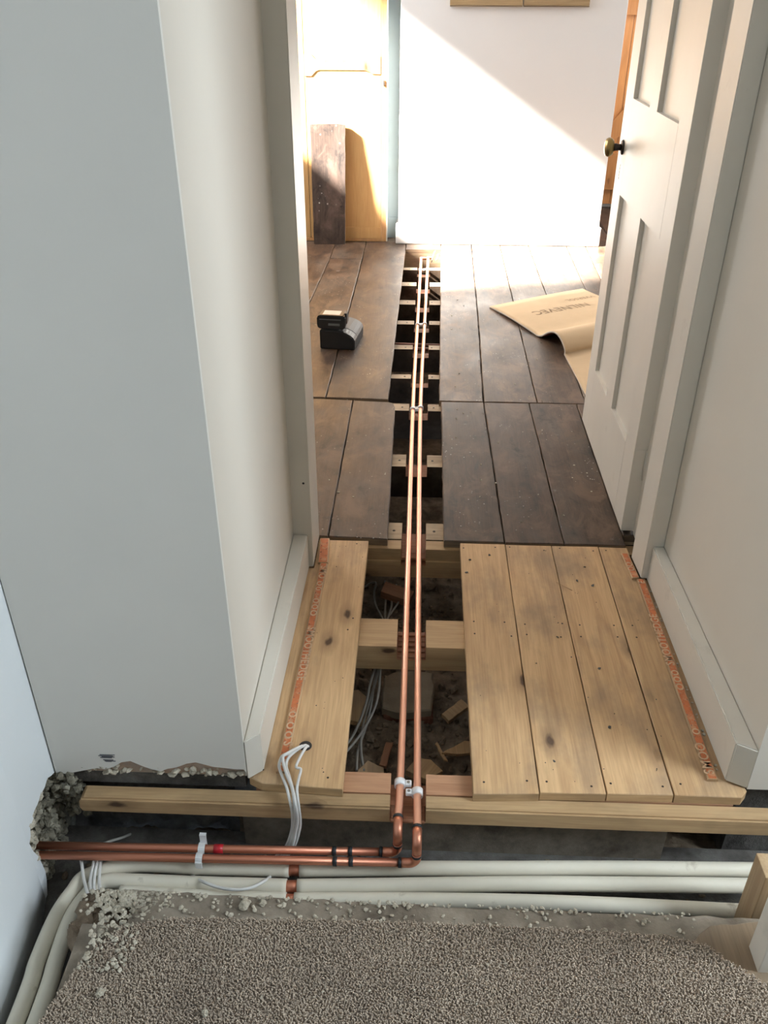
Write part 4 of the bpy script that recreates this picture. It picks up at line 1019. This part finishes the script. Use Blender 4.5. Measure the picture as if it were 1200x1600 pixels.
# ================================================================== BATTERY ON CHARGER
ch = thing('battery_charger', 'black battery charger with sloped vented side on the left dark boards', 'charger', (-0.4205, 3.5460, ZT), -0.13)
bm = bmesh.new()
prof = [(0.0, 0.003), (0.003, 0.0), (0.148, 0.0), (0.152, 0.003), (0.153, 0.042), (0.147, 0.054), (0.134, 0.065), (0.115, 0.074), (0.092, 0.080), (0.070, 0.0825), (0.004, 0.0825), (0.0, 0.079)]
extrude_profile(bm, prof, 'Y', 0.0, 0.20); bmesh.ops.recalc_face_normals(bm, faces=bm.faces[:])
bmesh.ops.bevel(bm, geom=[e for e in bm.edges if abs(e.verts[0].co.y-e.verts[1].co.y) < 1e-5], offset=0.004, segments=2, affect='EDGES')
from_bm('housing', bm, 'black', ch)
bm = bmesh.new()
extrude_profile(bm, [(0.1535, 0.0425), (0.1475, 0.0550), (0.1345, 0.0660), (0.1155, 0.0750), (0.0925, 0.0810), (0.080, 0.0826), (0.080, 0.0800), (0.1145, 0.072), (0.1335, 0.063), (0.1465, 0.052), (0.1525, 0.042)], 'Y', 0.058, 0.196)
from_bm('top_cover', bm, 'grey_plastic', ch)
for k in range(4):
    bm = bmesh.new(); x = 0.086+0.0145*k; z = (0.0815, 0.0785, 0.0735, 0.066)[k]; s = (0.20, 0.30, 0.45, 0.62)[k]
    add_box(bm, -0.0038, 0.0038, 0.012, 0.048, -0.0015, 0.0012, 0.0005, mtx=Matrix.Translation((x, 0, z)) @ Matrix.Rotation(s, 4, 'Y'))
    from_bm('vent_rib', bm, 'vent', ch)
tube('cord', smooth_path([(0.0, 0.11, 0.010), (-0.014, 0.12, 0.035), (-0.026, 0.13, 0.062)], 6), 0.0035, 'black', ch)
bt = thing('battery_pack', 'black slide battery with pale label seated on the charger', 'battery', (-0.4330, 3.5650, ZT+0.0828), -0.10)
bm = bmesh.new()
pr = [(0.006, 0.0), (0.116, 0.0), (0.124, 0.010), (0.124, 0.052), (0.117, 0.060), (0.010, 0.060), (0.0, 0.050), (0.0, 0.014)]
extrude_profile(bm, pr, 'Y', 0.0, 0.078); bmesh.ops.recalc_face_normals(bm, faces=bm.faces[:])
bmesh.ops.bevel(bm, geom=bm.edges[:], offset=0.0035, segments=2, affect='EDGES')
from_bm('case', bm, 'black', bt)
bm = bmesh.new(); add_box(bm, 0.024, 0.098, 0.014, 0.066, 0.0598, 0.0604); from_bm('sticker', bm, 'sticker', bt)
bm = bmesh.new(); add_box(bm, 0.050, 0.100, -0.003, 0.001, 0.016, 0.026, 0.001); add_box(bm, 0.012, 0.105, -0.002, 0.001, 0.040, 0.044, 0.0008); from_bm('release_catch', bm, 'vent', bt)
bm = bmesh.new(); add_box(bm, 0.118, 0.128, 0.020, 0.060, 0.020, 0.066, 0.002); from_bm('slide_rail', bm, 'grey_plastic', bt)

# ================================================================== FOLDED-BACK CARPET in the far room
A = Vector((0.3505, 4.1379, 0.0040)); Bq = Vector((0.5359, 3.7469, 0.0020)); Cq = Vector((0.6294, 3.5081, 0.0020)); Dq = Vector((0.6466, 3.1922, 0.0020)); E2 = Vector((0.9267, 4.5145, 0.0040))
ex = (E2-A); ex.z = 0; ex.normalize()
prof = []
for k in range(9): prof.append((A.lerp(Bq, k/8), 0.006+0.012*math.sin(PI*k/8)*0.6))
wd = (Cq-Bq)
for x, zz in ((.08, .004), (.17, .012), (.26, .026), (.36, .043), (.47, .057), (.58, .065), (.69, .066), (.79, .060), (.88, .049), (.95, .036), (1.0, .023), (1.02, .011), (1.01, .002)): prof.append((Bq+wd*x, 0.006+zz))
for k in range(1, 6): prof.append((Cq.lerp(Dq, k/5), 0.006))
for k in range(1, 4): prof.append((Dq+(Dq-Cq)*0.8*k, 0.006))
vs, fs = [], []
nu = 28; Lx = 0.60
for i, (p, z) in enumerate(prof):
    for u in range(nu+1):
        f = u/nu
        damp = 1.0-0.25*f
        vs.append((p.x+ex.x*Lx*f, p.y+ex.y*Lx*f, ZT+z*damp+0.004*f*math.sin(i*0.5+f*4)+0.0015))
for i in range(len(prof)-1):
    for u in range(nu):
        a = i*(nu+1)+u; fs.append((a, a+1, a+nu+2, a+nu+1))
rug = raw('folded_carpet', vs, fs, ['carpet_red', 'backing', 'cut_edge'], None, None, True)
tag(rug, 'tan-backed carpet piece folded back on the dark boards behind the open door', 'carpet')
sm = rug.modifiers.new('thickness', 'SOLIDIFY'); sm.thickness = 0.0075; sm.offset = 1.0; sm.material_offset = 1; sm.material_offset_rim = 2
# faded upside-down print on the backing
tp_ = Vector((0.4962, 4.0105, 0.0200)); te_ = Vector((0.8272, 4.2123, 0.0200)); dx = (te_-tp_); ang = math.atan2(dx.y, dx.x)
def letters(body, o, size):
    mt = Matrix.Translation((o.x, o.y, o.z)) @ Matrix.Rotation(ang+PI, 4, 'Z')
    return text_mesh('printed_lettering', body, size, 'ink', rug, mt, 0.0002, 1.1)
# ray the sheet height under the print
from mathutils.bvhtree import BVHTree
tree = BVHTree.FromPolygons([Vector(v) for v in vs], fs)
def drape(o):
    for v in o.data.vertices:
        h = tree.ray_cast(Vector((v.co.x, v.co.y, 1.0)), Vector((0, 0, -1)))
        if h[0] is not None: v.co.z = h[0].z+0.0003
drape(letters('NILNEVEC', te_, 0.068))
drape(letters('VVERSOL', Vector((0.8794, 4.3394, 0.0200)), 0.040))

# ================================================================== loose bits on the pine boards
bm = bmesh.new()
for x, y, s in ((0.160, 1.96, 0.008), (0.148, 1.90, 0.006), (0.215, 1.985, 0.006), (0.470, 1.94, 0.006), (0.44, 1.875, 0.007), (0.478, 1.855, 0.007), (0.44, 1.53, 0.007), (0.43, 1.345, 0.006), (0.358, 1.64, 0.006), (0.30, 1.245, 0.005)):
    add_lump(bm, (x, y, 0.001), s*0.7, rr, 1, 0.45)
for i in range(60):
    x = rr.choice((rr.uniform(-0.25, -0.13), rr.uniform(0.14, 0.6))); add_lump(bm, (x, rr.uniform(1.17, 2.03), 0.0005), rr.uniform(0.0008, 0.002), rr, 1, 0.6)
q = from_bm('dark_grit', bm, 'dark_stone'); tag(q, 'dark grit and crumbs lying on the new pine boards', 'rubble'); q['kind'] = 'stuff'
# cable hole in the left pine board
bm = bmesh.new()
lathe(bm, [(0.0135, 0.0), (0.0132, 0.0006)], Matrix.Translation((-0.2115, 1.2640, 0.0002)), 20)
q = from_bm('cable_hole', bm, 'black', fp)
# cold-air straw on the boards
tag(tube('straw', [(0.383, 1.865, 0.003), (0.400, 1.845, 0.004), (0.420, 1.828, 0.003)], 0.0009, 'stripwood'), 'thin straw splinter lying across two pine boards', 'splinter')
